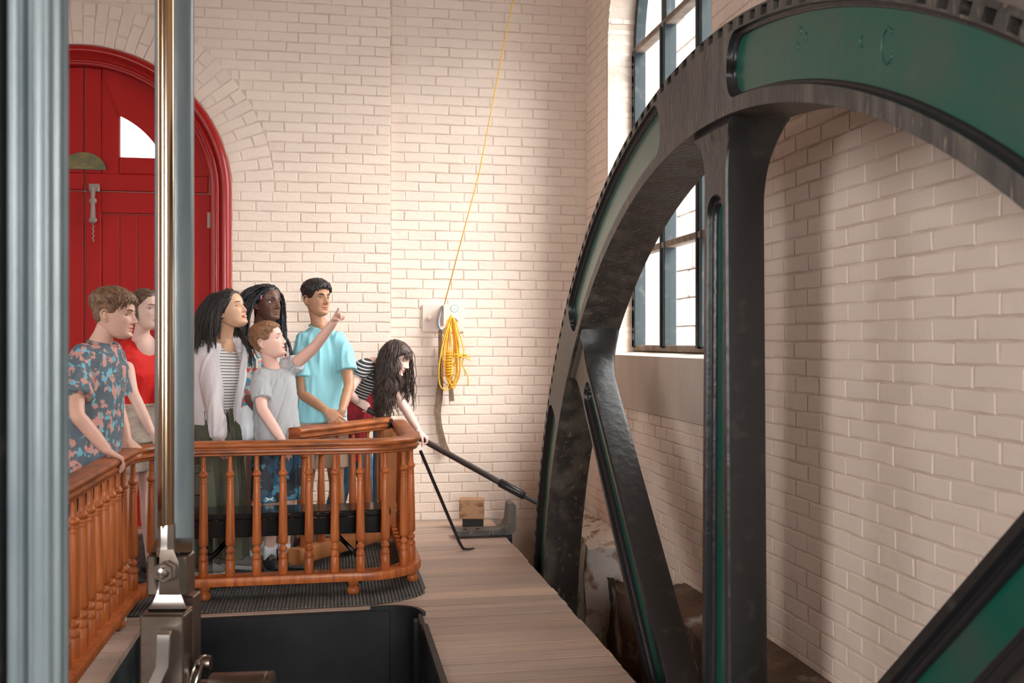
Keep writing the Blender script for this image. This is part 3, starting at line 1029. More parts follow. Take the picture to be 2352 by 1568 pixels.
obj('base_rail', MB().sweep(BASEP, [(p[0], p[1], BASE) for p in plan]), M_wood, rail_t, auto=40)
# balusters: measured feet on the front run, even spacing elsewhere
bx = []
d = np.concatenate([[0], np.cumsum(np.linalg.norm(np.diff(plan, axis=0), axis=1))])
def at_len(s):
    return np.array([np.interp(s, d, plan[:, 0]), np.interp(s, d, plan[:, 1])])
i0 = np.argmin(np.hypot(plan[:, 0] + .672, plan[:, 1] - FY))
s = d[i0] % .1375
while s < d[-1] - .03:
    x, y = at_len(s)
    put_baluster(rail_t, x, y, BASE - .002)
    s += .1375 if not (at_len(s)[0] > .2 and at_len(s)[1] > 5.9) else .12
FOOT = [(.030, 0), (.034, .006), (.034, .024), (.027, .034), (.020, .040), (.028, .048), (.030, .058), (.030, .074)]
for x, y in ((-.66, FY - .01), (.12, FY - .01), (.46, 5.72), (.455, 6.65), (LX, 5.02), (LX, 3.9)):
    o = obj('railing_foot', MB().lathe(FOOT, 14, (x, y, .0125)), M_wood, rail_t, auto=50)

post = thing('gate_post', (.40, 6.87, 0), 'flat orange wooden gate post at the end of the curved railing', 'post')
obj('post_board', MB().add([(.31, 6.86, 0), (.45, 6.86, 0), (.45, 6.86, .74), (.40, 6.86, .83), (.36, 6.86, .83), (.31, 6.86, .80), (.31, 6.90, 0), (.45, 6.90, 0), (.45, 6.90, .74), (.40, 6.90, .83), (.36, 6.90, .83), (.31, 6.90, .80)],
    [(0, 1, 2, 3, 4, 5), (11, 10, 9, 8, 7, 6), (0, 6, 7, 1), (1, 7, 8, 2), (2, 8, 9, 3), (3, 9, 10, 4), (4, 10, 11, 5), (5, 11, 6, 0)]), M_rawwood, post)
obj('post_edge', MB().box(.285, .31, 6.85, 6.91, 0, .80, .004), M_pitwood, post)

g0, g1 = V3(.37, 6.78, 0), V3(-.215, 6.04, 0)
gate = thing('railing_gate', g1, 'open railing gate swung inwards behind the bench', 'gate')
gp = [g0 + (g1 - g0) * t for t in np.linspace(0, 1, 8)]
obj('gate_handrail', MB().sweep(RAILP, [(p[0], p[1], RTOP + .02) for p in gp]), M_rail, gate, auto=40)
GB = [(.040, .03), (.045, .02), (.045, -.05), (.035, -.065), (-.035, -.065), (-.045, -.05), (-.045, .02), (-.040, .03)]
obj('gate_base_rail', MB().sweep(GB, [(p[0], p[1], .12) for p in gp]), M_rawwood, gate, auto=40)
for t in np.linspace(.06, .90, 6):
    p = g0 + (g1 - g0) * t
    put_baluster(gate, p[0], p[1], .148)
obj('gate_stop', MB().obox(g0 + V3(-.01, -.02, RTOP - .02), unit(g1 - g0), V3(.78, -.62, 0), V3(0, 0, 1), .02, .05, .03), M_black, gate)

# ================================================================== MAT
mx0, mx1, my0, my1 = -1.75, .52, 5.24, 7.45
rib = []
n = int((mx1 - mx0) / .019)
mm = MB()
def myf(x):           # rounded front corner
    t = max(0, x - (mx1 - .45)) / .45
    return my0 + .30 * (1 - math.sqrt(max(1 - t * t, 0)))
for i in range(n):
    x = mx0 + i * .019
    mm.box(x + .002, x + .0135, myf(x), my1, .005, .0125)
mm.add([(x, y, .006) for x in np.linspace(mx0, mx1, 40) for y in (myf(x), my1)], [(2 * i, 2 * i + 2, 2 * i + 3, 2 * i + 1) for i in range(39)])
mt = obj('ribbed_mat', mm, M_mat)
setp(mt, 'grey ribbed rubber mat under the visitors', 'mat')

# ================================================================== BENCH
bench = thing('bench', (-.2, 5.82, 0), 'low black painted bench with worn orange edges behind the railing', 'bench')
obj('bench_seat', MB().box(-.90, .335, 5.68, 5.94, .395, .43, .006), M_bench, bench)
obj('bench_beam', MB().box(-.88, .315, 5.70, 5.735, .295, .395, .005), M_bench, bench)
obj('bench_beam', MB().box(-.88, .315, 5.885, 5.92, .295, .395, .005), M_bench, bench)
for x in (-.70, .14):
    obj('bench_leg', MB().box(x, x + .035, 5.70, 5.92, .013, .395, .005), M_bench, bench)
    s = 1 if x < 0 else -1
    obj('bench_brace', MB().add([(x + .017 + s * q, y, z) for y in (5.80, 5.83) for q, z in ((.01, .13), (.01, .17), (.17, .30), (.13, .30))], [(0, 1, 2, 3), (7, 6, 5, 4), (0, 4, 5, 1), (1, 5, 6, 2), (2, 6, 7, 3), (3, 7, 4, 0)]), M_bench, bench)
wr = MB()
for i in range(46):
    x = -.75 + random.random() ** .8 * .95
    L, hh = random.uniform(.006, .04), random.uniform(.001, .004)
    z = random.choice((.3935, .418, .39, .392)) + random.uniform(-.003, .003)
    y = 5.6795 if z > .396 else 5.6993
    wr.add([(x, y, z), (x + L, y, z + hh * .3), (x + L * .8, y, z + hh), (x + L * .2, y, z + hh * 1.2)], [(0, 1, 2, 3)])
obj('bench_wear', wr, M_wear, bench)

# ================================================================== BARRING LEVER, BRACKET, POKER, BLOCK
LV0, LV1 = P(812, 922, 6.93), V3(1.385, 6.50, .285)
lev = thing('barring_lever', LV1, 'long dark iron pipe lever reaching from the bending woman to the wheel rim', 'lever')
dl = unit(LV1 - LV0)
obj('lever_pipe', MB().tube([LV0, LV0 + (LV1 - LV0) * .5, LV1 - dl * .20], .021, 14), M_darkpipe, lev, auto=40)
obj('lever_tip', MB().tube([LV1 - dl * .20, LV1 - dl * .05, LV1], [.016, .015, .010], 10), M_black, lev, auto=40)
obj('lever_socket', MB().tube([LV1 - dl * .33, LV1 - dl * .32, LV1 - dl * .14, LV1 - dl * .13], [.022, .030, .028, .020], 8), M_black, lev, auto=40)
obj('lever_end_cap', MB().tube([LV0 - dl * .02, LV0 + dl * .01], [.020, .023], 12), M_galv, lev)
brk = thing('fulcrum_bracket', (1.1, 7.0, 0), 'black cast-iron bracket with an upright jaw bolted at the wheel pit edge', 'bracket')
prof = [(.86, .02), (.86, .055), (1.16, .055), (1.205, .075), (1.225, .12), (1.235, .235), (1.265, .245), (1.285, .22), (1.285, .05), (1.25, .02)]
obj('bracket_body', MB().prism(prof, 6.90, 7.06, 1), M_iron, brk, auto=50)
obj('bracket_web', MB().box(1.10, 1.27, 6.97, 7.0, -.12, .03, .006), M_black, brk)
for x in (.93, 1.02):
    obj('bolt_hole', MB().lathe([(.016, .0), (.016, .0035)], 12, (x, 6.97, .0545)), M_hole, brk)
blk = thing('wood_block', (1.02, 7.28, 0), 'square weathered wood block resting by the brick wall', 'block')
obj('block_body', MB().obox((1.02, 7.26, .155), (.97, -.22, 0), (.22, .97, 0), (0, 0, 1), .088, .055, .072, .005), M_block, blk)
obj('block_foot', MB().obox((1.03, 7.26, .045), (.97, -.22, 0), (.22, .97, 0), (0, 0, 1), .075, .045, .040), M_black, blk)
pk = obj('poker', MB().tube(np.concatenate([smooth_path([P(966, 1036, 6.05), P(1012, 1144, 6.3), P(1055, 1245, 6.52)], 10), [P(1064, 1260, 6.57), P(1076, 1261, 6.57), P(1090, 1259, 6.58)]]), [.0105] * 10 + [.010, .008, .005], 8), M_black, auto=40)
setp(pk, 'thin black iron poker leaning on the railing corner', 'poker')

# ================================================================== WALL PLATE, HOOK, ROPES, STRAP
pl = thing('anchor_plate', (.85, YR2, 1.45), 'cream painted square anchor plate with two bolts on the bay wall', 'wall plate')
PX = lambda u: float((ray(u, 784) * (YR2 / ray(u, 784)[1]))[0])
obj('plate_body', MB().box(.695, 1.02, YR2 - .022, YR2 + .01, 1.452, 1.668, .004), M_plate, pl)
for x, z in ((.748, 1.558), (.962, 1.553)):
    b = obj('bolt_nut', MB().lathe([(.020, 0), (.022, .004), (.022, .022), (.016, .026), (.012, .026), (.012, .038), (.008, .042)], 6, (x, YR2 - .022, z), (0, -1, 0)), M_plate, pl)
obj('plate_fin', MB().box(.842, .856, YR2 - .16, YR2 - .02, 1.50, 1.66, .004), M_plate, pl)
st = MB().lathe([(.030, 0), (.030, .0015)], 28, (.944, YR2 - .0225, 1.636), (0, -1, 0))
so = thing('round_sticker', (.944, YR2 - .022, 1.61), 'small round white sticker with a green ring on the anchor plate', 'sticker')
obj('sticker_ring', st, M_stickergreen, so)
obj('sticker_disc', MB().lathe([(.0255, 0), (.0255, .0012)], 28, (.944, YR2 - .0238, 1.636), (0, -1, 0)), M_white, so)
sm = MB()
for i in range(5):
    sm.box(.932 + (i % 3) * .009, .937 + (i % 3) * .009 + .004, YR2 - .0256, YR2 - .0249, 1.626 + (i // 3) * .012, 1.630 + (i // 3) * .012)
obj('sticker_print', sm, M_stickergreen, so)
hk = MB().tube(smooth_path([(.842, YR2 - .13, 1.65), (.825, YR2 - .14, 1.60), (.812, YR2 - .145, 1.55), (.812, YR2 - .145, 1.50), (.828, YR2 - .145, 1.472), (.852, YR2 - .145, 1.470), (.868, YR2 - .145, 1.49)], 24), .009, 8)
hko = obj('steel_hook', hk, M_galv, auto=60)
setp(hko, 'galvanised steel hook hanging from the anchor plate', 'hook')
# strap: doubled belt hanging down the wall to the floor corner
YW = YR2 - .055
sp_pts = [(.83, YW, 1.47), (.83, YW, 1.30), (.828, YW, 1.10), (.812, YW - .01, .92), (.808, YW - .01, .78), (.835, YW, .62), (.868, YW + .01, .50)]
ln = thing('hanging_strap', (.83, YW, .5), 'long brown leather strap hanging down the brick wall', 'strap')
def ribbon(pts, w, t, n=24):
    pp = smooth_path(pts, n)
    m = MB()
    rings = []
    for p in pp:
        rings.append([p + V3(-w, -t, 0), p + V3(w, -t, 0), p + V3(w, t, 0), p + V3(-w, t, 0)])
    return m.rings(rings)
obj('strap_front', ribbon(sp_pts, .015, .004), M_strap, ln)
obj('strap_back', ribbon([(.842, YW + .02, 1.35), (.84, YW + .02, 1.0), (.825, YW + .02, .80), (.86, YW + .02, .62), (.895, YW + .02, .53)], .013, .004), M_strap, ln)
bt = obj('wooden_batten', MB().obox((.905, YW - .02, 1.08), (1, 0, .08), (0, 1, 0), (-.08, 0, 1), .017, .010, .16, .002), M_strap)
setp(bt, 'short brown batten end poking out below the yellow rope coil', 'batten')
rope = thing('rope_coil', (.91, YW, 1.1), 'tangled yellow rope coil hanging on the wall hook', 'rope')
YRp = YR2 - .15
def loop(cx, ztop, zbot, w, ph, n=26, yo=0.0, sway=0.0):
    out = []
    for k in range(n):
        a = 2 * math.pi * k / n + ph
        z = (ztop + zbot) / 2 + (ztop - zbot) / 2 * math.cos(a)
        f = (ztop - z) / (ztop - zbot)
        out.append((cx + w * math.sin(a) * (.25 + .75 * f) + sway * f, YRp + yo + .02 * math.cos(2 * a + ph), z))
    return out
for i in range(9):
    pts = loop(.905 + random.uniform(-.008, .012), 1.575 + random.uniform(-.015, .01), random.choice((1.02, 1.05, 1.1, 1.16, 1.2)), random.uniform(.025, .10), random.uniform(-.3, .3), yo=random.uniform(-.03, .02), sway=random.uniform(-.03, .03))
    obj('rope_loop', MB().tube(pts + [pts[0]], .0048, 6), M_rope, rope, smooth=True)
for i in range(2):
    pts = loop(.90 - .02 * i, 1.55, 1.005 + .012 * i, .10 - .03 * i, .1, yo=-.02 * i, sway=-.035)
    obj('rope_loop', MB().tube(pts + [pts[0]], .005, 6), M_rope, rope, smooth=True)
wrp = [(.885 + .024 * math.cos(t), YRp - .02 + .022 * math.sin(t), 1.235 + .0068 * t / 2 - .12) for t in np.linspace(0, 2 * math.pi * 9, 150)]
obj('rope_wrap', MB().tube(wrp, .0055, 6), M_rope, rope, smooth=True)
wrp = [(.915 + .030 * math.cos(t) + .004 * t, YRp - .03 + .022 * math.sin(t), 1.27 + .012 * math.sin(t * 1.7)) for t in np.linspace(0, 2 * math.pi * 4, 70)]
obj('rope_wrap', MB().tube(wrp, .005, 6), M_rope, rope, smooth=True)
obj('rope_end', MB().tube(smooth_path([(.93, YRp, 1.55), (.985, YRp, 1.38), (1.0, YRp, 1.28), (.99, YRp, 1.2), (1.03, YRp, 1.12), (1.035, YRp, 1.04)], 20), .0048, 6), M_rope, rope, smooth=True)
obj('rope_end', MB().tube(smooth_path([(.93, YRp, 1.28), (.99, YRp - .01, 1.265), (1.055, YRp - .01, 1.235)], 10), .0045, 6), M_rope, rope, smooth=True)
ur = obj('tether_rope', MB().tube([V3(.845, YRp, 1.64), P(1100, 400, 7.55), P(1186, -40, 7.45), P(1240, -320, 7.35)], .0042, 6), M_rope, smooth=True)
setp(ur, 'single thin yellow rope rising diagonally out of view', 'rope')

# ================================================================== ENGINE COLUMN AND VALVE ROD
def prj(u, d): return ray(u, 784) * d
ec = prj(62, 1.75)
col = thing('engine_column', (ec[0], ec[1], -2.4), 'blurred blue-grey cast column in the left foreground', 'column')
pe = 1.75 / FPX
eR, eF = V3(CA, -SA, 0), V3(SA, CA, 0)
def ribbed(uc, rpx, back, lobes, amp):
    c = ec + eR * (uc - 62) * pe + eF * back
    pts = []
    for a in np.linspace(0, 2 * math.pi, 120, endpoint=False):
        r = rpx * pe * (1 + amp * math.cos(a * lobes))
        pts.append(c[:2] + np.array([math.cos(a), math.sin(a)]) * r)
    return MB().rings([[(p[0], p[1], z) for p in pts] for z in (-2.35, 3.9)])
obj('column_rib', ribbed(112, 40, .0, 9, .075), M_blue, col, auto=60)
obj('column_rib', ribbed(40, 21, .0, 9, .03), M_blue, col, auto=60)
obj('column_web', MB().obox(ec + eR * (30 - 62) * pe + eF * .035 + V3(0, 0, .78), eR, eF, V3(0, 0, 1), .060, .012, 3.12), M_spoke, col)
obj('column_flange', MB().obox(ec + eR * (-45 - 62) * pe + eF * .0 + V3(0, 0, .78), eR, eF, V3(0, 0, 1), .045, .03, 3.12, .006), M_spoke, col)
obj('column_capital', MB().lathe([(.09, 3.85), (.12, 3.9), (.12, 4.0), (.15, 4.1), (.15, 4.2)], 32, (ec[0], ec[1], 0)), M_blue, col, auto=40)
obj('column_base', MB().lathe([(.16, -2.5), (.16, -2.4), (.12, -2.3), (.09, -2.2)], 32, (ec[0], ec[1], 0)), M_blue, col, auto=40)

RD = 3.2                                  # distance of the valve-rod assembly
def zz(v, d=RD): return EYE - (v - CY) * d / FPX
px = RD / FPX                             # metres per pixel there
FW, RT = V3(SA, CA, 0), V3(CA, -SA, 0)    # away from and across the view
O0 = prj(400, RD)
def loc(u, v, back=0.0):
    return P(u, v, RD + back)
pc = thing('grey_pipe_column', (O0[0], O0[1], -2.4), 'slim blue-grey iron column behind the polished rod', 'column')
obj('pipe_shaft', MB().tube([loc(401, 1275, .07), loc(401, 600, .07), loc(401, -900, .07)], [.0615, .0615, .0615], 32), M_blue, pc, auto=60)
vr = thing('valve_rod', (O0[0], O0[1], -2.4), 'polished steel engine rod ending in a forked bolted block', 'engine rod')
def bx(u0, u1, v0, v1, b0, b1, bev=.004, nm='block', m=M_steelb, par=None):
    c = (loc(u0, v0, b0) + loc(u1, v1, b1)) / 2
    return obj(nm, MB().obox(c, RT, FW, V3(0, 0, 1), abs(u1 - u0) * px / 2, abs(b1 - b0) / 2, abs(v1 - v0) * px / 2, bev), m, par or vr)
obj('rod', MB().tube([loc(381, 1210, -.03), loc(381, 400, -.03), loc(379, -900, -.03)], .0255, 32), M_rod, vr, auto=60)
obj('rod_sleeve', MB().rings([[loc(383 + s * w, v, -.03) + FW * q * w * px for s, q in ((-1, -.4), (-.4, -1), (.4, -1), (1, -.4), (1, .4), (.4, 1), (-.4, 1), (-1, .4))] for v, w in ((1203, 17), (1206, 18), (1245, 18), (1268, 21), (1275, 22))]), M_steel, vr, auto=30)
# forked head: two cheeks with octagonal shoulders, waist flaring to a block
for u0, u1 in ((346, 368), (412, 440)):
    bx(u0, u1, 1268, 1362, -.045, .03, .006, 'fork_cheek', M_steelb)
def ringr(u0, u1, v, b0, b1):
    return [loc(u0, v, b0), loc(u1, v, b0), loc(u1, v, b1), loc(u0, v, b1)]
obj('fork_shoulder', MB().rings([ringr(358, 443, 1236, .0, .03), ringr(354, 443, 1248, -.02, .03), ringr(346, 441, 1268, -.045, .03)]), M_steel, vr, auto=20)
obj('fork_tongue', MB().rings([ringr(368, 398, 1262, -.07, .05), ringr(366, 410, 1290, -.075, .05), ringr(366, 412, 1345, -.075, .05), ringr(364, 412, 1366, -.07, .05)]), M_steelb, vr, auto=20)
fl = []
for t in np.linspace(0, 1, 12):
    e = t ** 2.3
    v = 1335 + (1398 - 1335) * t
    fl.append(ringr(363 - 23 * e, 412 + 20 * e, v, -.06 - .02 * e, .0))
obj('waist_flare', MB().rings(fl), M_steel, vr, auto=60)
bx(339, 432, 1398, 1404, -.08, .0, .003, 'collar_step', M_steelb)
bx(333, 431, 1404, 1760, -.09, .0, .005, 'block')
nut = loc(383, 1309, -.078)
obj('hex_nut', MB().lathe([(.026, 0), (.032, .004), (.034, .01), (.034, .03), (.030, .036)], 6, nut, -FW), M_steel, vr)
obj('bolt_end', MB().lathe([(.0185, .0), (.0185, .042), (.015, .048), (.006, .050)], 18, nut, -FW), M_steel, vr, auto=40)
hp = [loc(378, 1452, -.09), loc(378, 1449, -.115), loc(377, 1456, -.135), loc(376, 1475, -.138), loc(374, 1530, -.138), loc(362, 1556, -.14), loc(350, 1580, -.14), loc(345, 1640, -.14)]
rg = [[p + RT * .019 + (-FW) * .008, p - RT * .019 - FW * .008, p - RT * .019 + FW * .008, p + RT * .019 + FW * .008] for p in hp]
obj('block_handle', MB().rings(rg), M_steel, vr, auto=30)
rt = thing('valve_rod_guide', loc(445, 1568, .2) * [1, 1, 0] + V3(0, 0, -2.4), 'narrow brown steel guide plate behind the forked block', 'guide')
obj('guide_plate', MB().obox(loc(441, 1640, .10), RT, FW, V3(0, 0, 1), .018, .04, .40, .004), M_steelb, rt)
lv = thing('trip_lever', loc(455, 1600, .0), 'small worn steel forked lever below the railing', 'lever')
obj('lever_arm', MB().tube(smooth_path([loc(432, 1590, -.03), loc(444, 1540, -.02), loc(456, 1518, .0), loc(470, 1512, .02)], 12), [.010] * 4 + [.013] * 4 + [.017] * 4, 10, flat=.6), M_steel, lv, auto=50)
obj('lever_arm', MB().tube(smooth_path([loc(440, 1600, -.06), loc(452, 1560, -.05), loc(466, 1520, -.02)], 10), .012, 10, flat=.6), M_steel, lv, auto=50)
obj('lever_pin', MB().lathe([(.022, -.02), (.024, -.015), (.024, .015), (.022, .02)], 18, loc(470, 1522, .01), RT), M_steelb, lv, auto=40)
cyl = thing('steel_shaft', loc(555, 1640, .25), 'dull steel shaft lying across the bottom of the engine pit', 'shaft')
obj('shaft_body', MB().lathe([(.058, -.108), (.062, -.103), (.062, .086), (.060, .088), (.060, .093), (.062, .096), (.062, .104), (.055, .108)], 32, loc(556, 1585, .25), RT + V3(0, 0, .03)), M_steelb, cyl, auto=40)
obj('shaft_neck', MB().lathe([(.04, -.34), (.04, -.10)], 20, loc(556, 1585, .25), RT + V3(0, 0, .03)), M_steelb, cyl, auto=40)
# ================================================================== PEOPLE
def wobble(p, seed, f):
    r = np.random.default_rng(seed)
    out = np.zeros(len(p))
    for k in range(5):
        w = r.normal(0, 1, 3) * f * (1 + k * .6)
        out += np.sin(p @ w + r.uniform(0, 6.28)) / (1 + k * .5)
    return out / 2.2

def fuse(mb, voxel, smooth=4):
    """weld overlapping closed shapes into one skin; returns vertices and faces"""
    me = mb.mesh('tmp')
    o = bpy.data.objects.new('tmp', me)
    COL.objects.link(o)
    m = o.modifiers.new('r', 'REMESH'); m.mode = 'VOXEL'; m.voxel_size = voxel; m.adaptivity = 0.0
    m = o.modifiers.new('s', 'SMOOTH'); m.factor = .5; m.iterations = smooth
    dg = bpy.context.evaluated_depsgraph_get()
    ev = o.evaluated_get(dg)
    r = bpy.data.meshes.new_from_object(ev)
    n = len(r.vertices)
    v = np.empty(n * 3); r.vertices.foreach_get('co', v); v = v.reshape(-1, 3)
    nn = np.empty(n * 3); r.vertices.foreach_get('normal', nn); nn = nn.reshape(-1, 3)
    f = [tuple(p.vertices) for p in r.polygons]
    bpy.data.objects.remove(o); bpy.data.meshes.remove(me); bpy.data.meshes.remove(r)
    return v, nn, f

def limb(mb, pts, radii, n=14, seg=18, flat=1.0, up=None, flat_end=False):
    pts = np.asarray(pts, float)
    path = smooth_path(pts, seg)
    rad = np.interp(np.linspace(0, 1, seg), np.linspace(0, 1, len(radii)), radii)
    # round the two ends
    d0, d1 = unit(path[0] - path[1]), unit(path[-1] - path[-2])
    if flat_end:
        P_ = np.concatenate([[path[0] + d0 * rad[0] * .5, path[0] + d0 * rad[0] * .35], path])
        R_ = np.concatenate([[rad[0] * .35, rad[0] * .78], rad])
        return mb.tube(P_, R_, n, True, flat, up)
    P_ = np.concatenate([[path[0] + d0 * rad[0] * .9, path[0] + d0 * rad[0] * .6], path, [path[-1] + d1 * rad[-1] * .6, path[-1] + d1 * rad[-1] * .9]])
    R_ = np.concatenate([[rad[0] * .35, rad[0] * .78], rad, [rad[-1] * .78, rad[-1] * .35]])
    return mb.tube(P_, R_, n, True, flat, up)

# ---- head -----------------------------------------------------------------
HZ = [-.116, -.111, -.103, -.092, -.075, -.05, -.02, 0, .025, .05, .075, .095, .108, .1148]
HF = [.058, .076, .087, .0905, .087, .0885, .0885, .0885, .0925, .091, .079, .056, .030, .004]
HB = [.036, .016, -.002, -.020, -.046, -.070, -.086, -.094, -.099, -.100, -.093, -.077, -.052, -.018]
HW = [.016, .028, .039, .046, .054, .061, .067, .070, .0725, .073, .068, .054, .036, .012]
def table(z, T):
    # smooth cubic through the table
    z = np.clip(z, HZ[0], HZ[-1])
    h = .004
    return (np.interp(z - h, HZ, T) + 2 * np.interp(z, HZ, T) + np.interp(z + h, HZ, T)) / 4
G = lambda x, w: np.exp(-(x / w) ** 2)
def face_bump(x, z, k):
    ax = np.abs(x)
    A = np.interp(z, [-.050, -.043, -.038, -.031, -.02, -.008, .006, .018, .03], [0, .005, .0185, .0275, .0215, .0150, .0085, .003, 0])
    w = np.interp(z, [-.045, -.035, -.02, 0, .02], [.014, .0125, .009, .0085, .010])
    d = A * G(x, w) * k.get('nose', 1)
    d += .0075 * G(ax - .0125, .0065) * G(z + .036, .0065)
    d -= .0125 * G(ax - .030, .0150) * G(z - .002, .0110)
    d += .0032 * G(ax - .028, .018) * G(z - .021, .007)
    d += .0045 * G(ax - .042, .017) * G(z + .030, .018)
    o = k.get('open', 0)
    d += .0062 * G(x, .019) * G(z + .0575, .0050)
    d += .0072 * G(x, .016) * G(z + .0705 + o * .6, .0055)
    d -= (.0045 + o * 1.2) * G(x, .019) * G(z + .0640 + o * .3, .0026 + o * .28)
    d -= .0045 * G(x, .024) * G(z + .081 + o, .006)
    d += .0060 * G(x, .018) * G(z + .099, .010)
    d -= .0020 * G(ax - .027, .006) * G(z + .062, .010)
    return d
def head_surface(z, phi, k):
    """phi 0 = forward, positive to the person's right"""
    p = 2.25
    F, B, Wd = table(z, HF), table(z, HB), table(z, HW) * k.get('wide', 1)
    y0 = np.interp(z, [-.116, -.06, 0, .1148], [.035, .004, -.012, -.012])
    y0 = np.minimum(y0, F - .005)
    s, c = np.sin(phi), np.cos(phi)
    x = Wd * np.sign(s) * np.abs(s) ** (2 / p)
    y = np.where(c >= 0, y0 + (F - y0) * np.abs(c) ** (2 / p), y0 + (B - y0) * np.abs(c) ** (2 / 2.1))
    w = np.clip((np.cos(phi) - .05) / .35, 0, 1)
    y = y + face_bump(x, z, k) * w
    return x, y

class Head:
    def __init__(s, c, f, up=(0, 0, 1), size=1.0, **k):
        s.c = np.asarray(c, float); s.f = unit(f)
        u = np.asarray(up, float)
        s.r = unit(np.cross(s.f, u)); s.u = np.cross(s.r, s.f)
        s.s = size; s.k = k
    def w(s, p):
        p = np.asarray(p, float) * s.s
        return s.c + p[..., 0:1] * s.r + p[..., 1:2] * s.f + p[..., 2:3] * s.u
    def build(s):
        nz, nc = 104, 92
        tz = np.linspace(0, 1, nz)
        z = HZ[0] + (HZ[-1] - HZ[0]) * (tz * .9 + .1 * (1 - np.cos(tz * math.pi)) / 2)
        # columns bunched to the front
        q = np.linspace(-1, 1, nc, endpoint=False)
        phi = math.pi * np.sign(q) * (np.abs(q) * .62 + .38 * np.abs(q) ** 2.2)
        Z, PH = np.meshgrid(z, phi, indexing='ij')
        x, y = head_surface(Z, PH, s.k)
        v = np.stack([x, y, Z], -1)
        mb = MB().rings([s.w(r) for r in v])
        # tint: lips and blush, plus painted shade in mouth slit and nostrils
        o = s.k.get('open', 0)
        front = np.cos(PH) > .2
        lip = np.clip(1.3 - (np.abs(x) / .0235) ** 2 - (np.abs(Z + .0640 + o * .3) / (.0098 + o * .6)) ** 2, 0, 1) * front
        dark = G(Z + .0640 + o * .3, .0018 + o * .40) * (np.abs(x) < .019) * front * (.75 if o else .55)
        blush = G(np.abs(x) - .040, .016) * G(Z + .030, .016) * front * .35 + G(x, .012) * G(Z + .033, .01) * front * .25
        t = np.ones(v.shape)
        L = np.array(s.k.get('lip', (.80, .42, .40)))
        t *= 1 - lip[..., None] * (1 - L)
        t *= 1 - dark[..., None] * np.array([.75, .85, .85])
        t *= 1 - blush[..., None] * np.array([.02, .22, .20])
        nost = G(np.abs(x) - .0085, .0042) * G(Z + .0405, .0030) * front
        t *= 1 - nost[..., None] * np.array([.55, .7, .7])
        s.tint = t.reshape(-1, 3)
        return mb
    def ears(s, mb):
        for sd in (1, -1):
            cx = s.k.get('wide', 1) * .070
            M = np.stack([s.r * sd, s.f, s.u], 1)
            def e(pts): return s.w(np.array(pts) * [sd, 1, 1])
            rim = [(cx - .004, .004, .012), (cx + .006, -.004, .024), (cx + .013, -.016, .027), (cx + .016, -.026, .017), (cx + .014, -.027, .002), (cx + .009, -.021, -.014), (cx + .004, -.010, -.027), (cx - .002, -.002, -.026), (cx - .003, .002, -.016)]
            rim = [(a, b - .006, c - .008) for a, b, c in rim]
            mb.tube(smooth_path(e(rim), 22), np.interp(np.linspace(0, 1, 22), [0, .5, .8, 1], [.0035, .0052, .0062, .005]) * s.s, 7)
            R = np.stack([unit(s.r * sd * .8 + s.f * .6), unit(s.f * .8 - s.r * sd * .6), s.u], 1)
            mb.sphere(s.w(np.array([sd * (cx + .004), -.017, -.009])), np.array([.0045, .013, .021]) * s.s, 10, 8, R)
            mb.sphere(s.w(np.array([sd * (cx + .002), -.005, -.018])), np.array([.0045, .005, .007]) * s.s, 8, 6, R)
    def eye(s, par, sd, gaze, iris, lidmat, lid_hi=.30, lid_lo=-.42, lash=True):
        ex, ez = .0315, .002
        ph = np.linspace(0, 1.2, 200)
        xs, ys = head_surface(np.full(200, ez), ph, s.k)
        ys = np.interp(ex, xs, ys)
        R = .0134
        c = s.w(np.array([sd * ex, ys - R + .0046, ez]))
        g = unit(gaze)
        a1 = unit(np.cross(g, s.u)); a2 = np.cross(a1, g)
        # eyeball along the gaze with coloured rings
        mb = MB(); rings = []
        angs = [.02, .10, .21, .22, .34, .47, .49, .7, 1.0, 1.35, 1.8]
        for an in angs:
            t = np.linspace(0, 2 * math.pi, 20, endpoint=False)
            rings.append(c + s.s * R * (math.cos(an) * g + math.sin(an) * (np.cos(t)[:, None] * a1 + np.sin(t)[:, None] * a2)))
        mb.rings(rings)
        o = obj('eye', mb, M_eye, par, smooth=True)
        col = []
        for an in angs:
            cc = (.004, .004, .004) if an < .215 else (iris if an < .48 else (.74, .70, .67))
            col += [(*cc, 1)] * 20
        at = o.data.color_attributes.new('Col', 'FLOAT_COLOR', 'POINT')
        at.data.foreach_set('color', np.array(col, np.float32).ravel())
        # lids: parts of a slightly larger sphere, built into the face
        lid = MB()
        R2 = R * 1.09
        fdir = unit(s.f * 1.0 + s.r * sd * .25)
        b1 = unit(np.cross(fdir, s.u)); b2 = np.cross(b1, fdir)
        for lo, hi in ((lid_hi, 1.35), (-1.35, lid_lo)):
            rr = []
            for el in np.linspace(lo, hi, 8):
                t = np.linspace(-1.45, 1.45, 18)
                bow = el * (1 - .0 * t) + (-.16 * (t / 1.2) ** 2 * np.sign(el) * (1 if abs(el) < .8 else .3))
                rr.append(c + s.s * R2 * (np.cos(bow)[:, None] * (np.cos(t)[:, None] * fdir + np.sin(t)[:, None] * b1) + np.sin(bow)[:, None] * b2))
            lid.rings(rr, cap=False, closed=False)
        if lash:
            t = np.linspace(-1.15, 1.15, 14)
            bow = lid_hi - .16 * (t / 1.2) ** 2 - .03
            pts = c + s.s * R2 * 1.03 * (np.cos(bow)[:, None] * (np.cos(t)[:, None] * fdir + np.sin(t)[:, None] * b1) + np.sin(bow)[:, None] * b2)
            obj('eyelash', MB().tube(pts, np.interp(t, [-1.15, 0, 1.15], [.0006, .0016, .0011]) * s.s, 5), M_lash, par, smooth=True)
        return lid
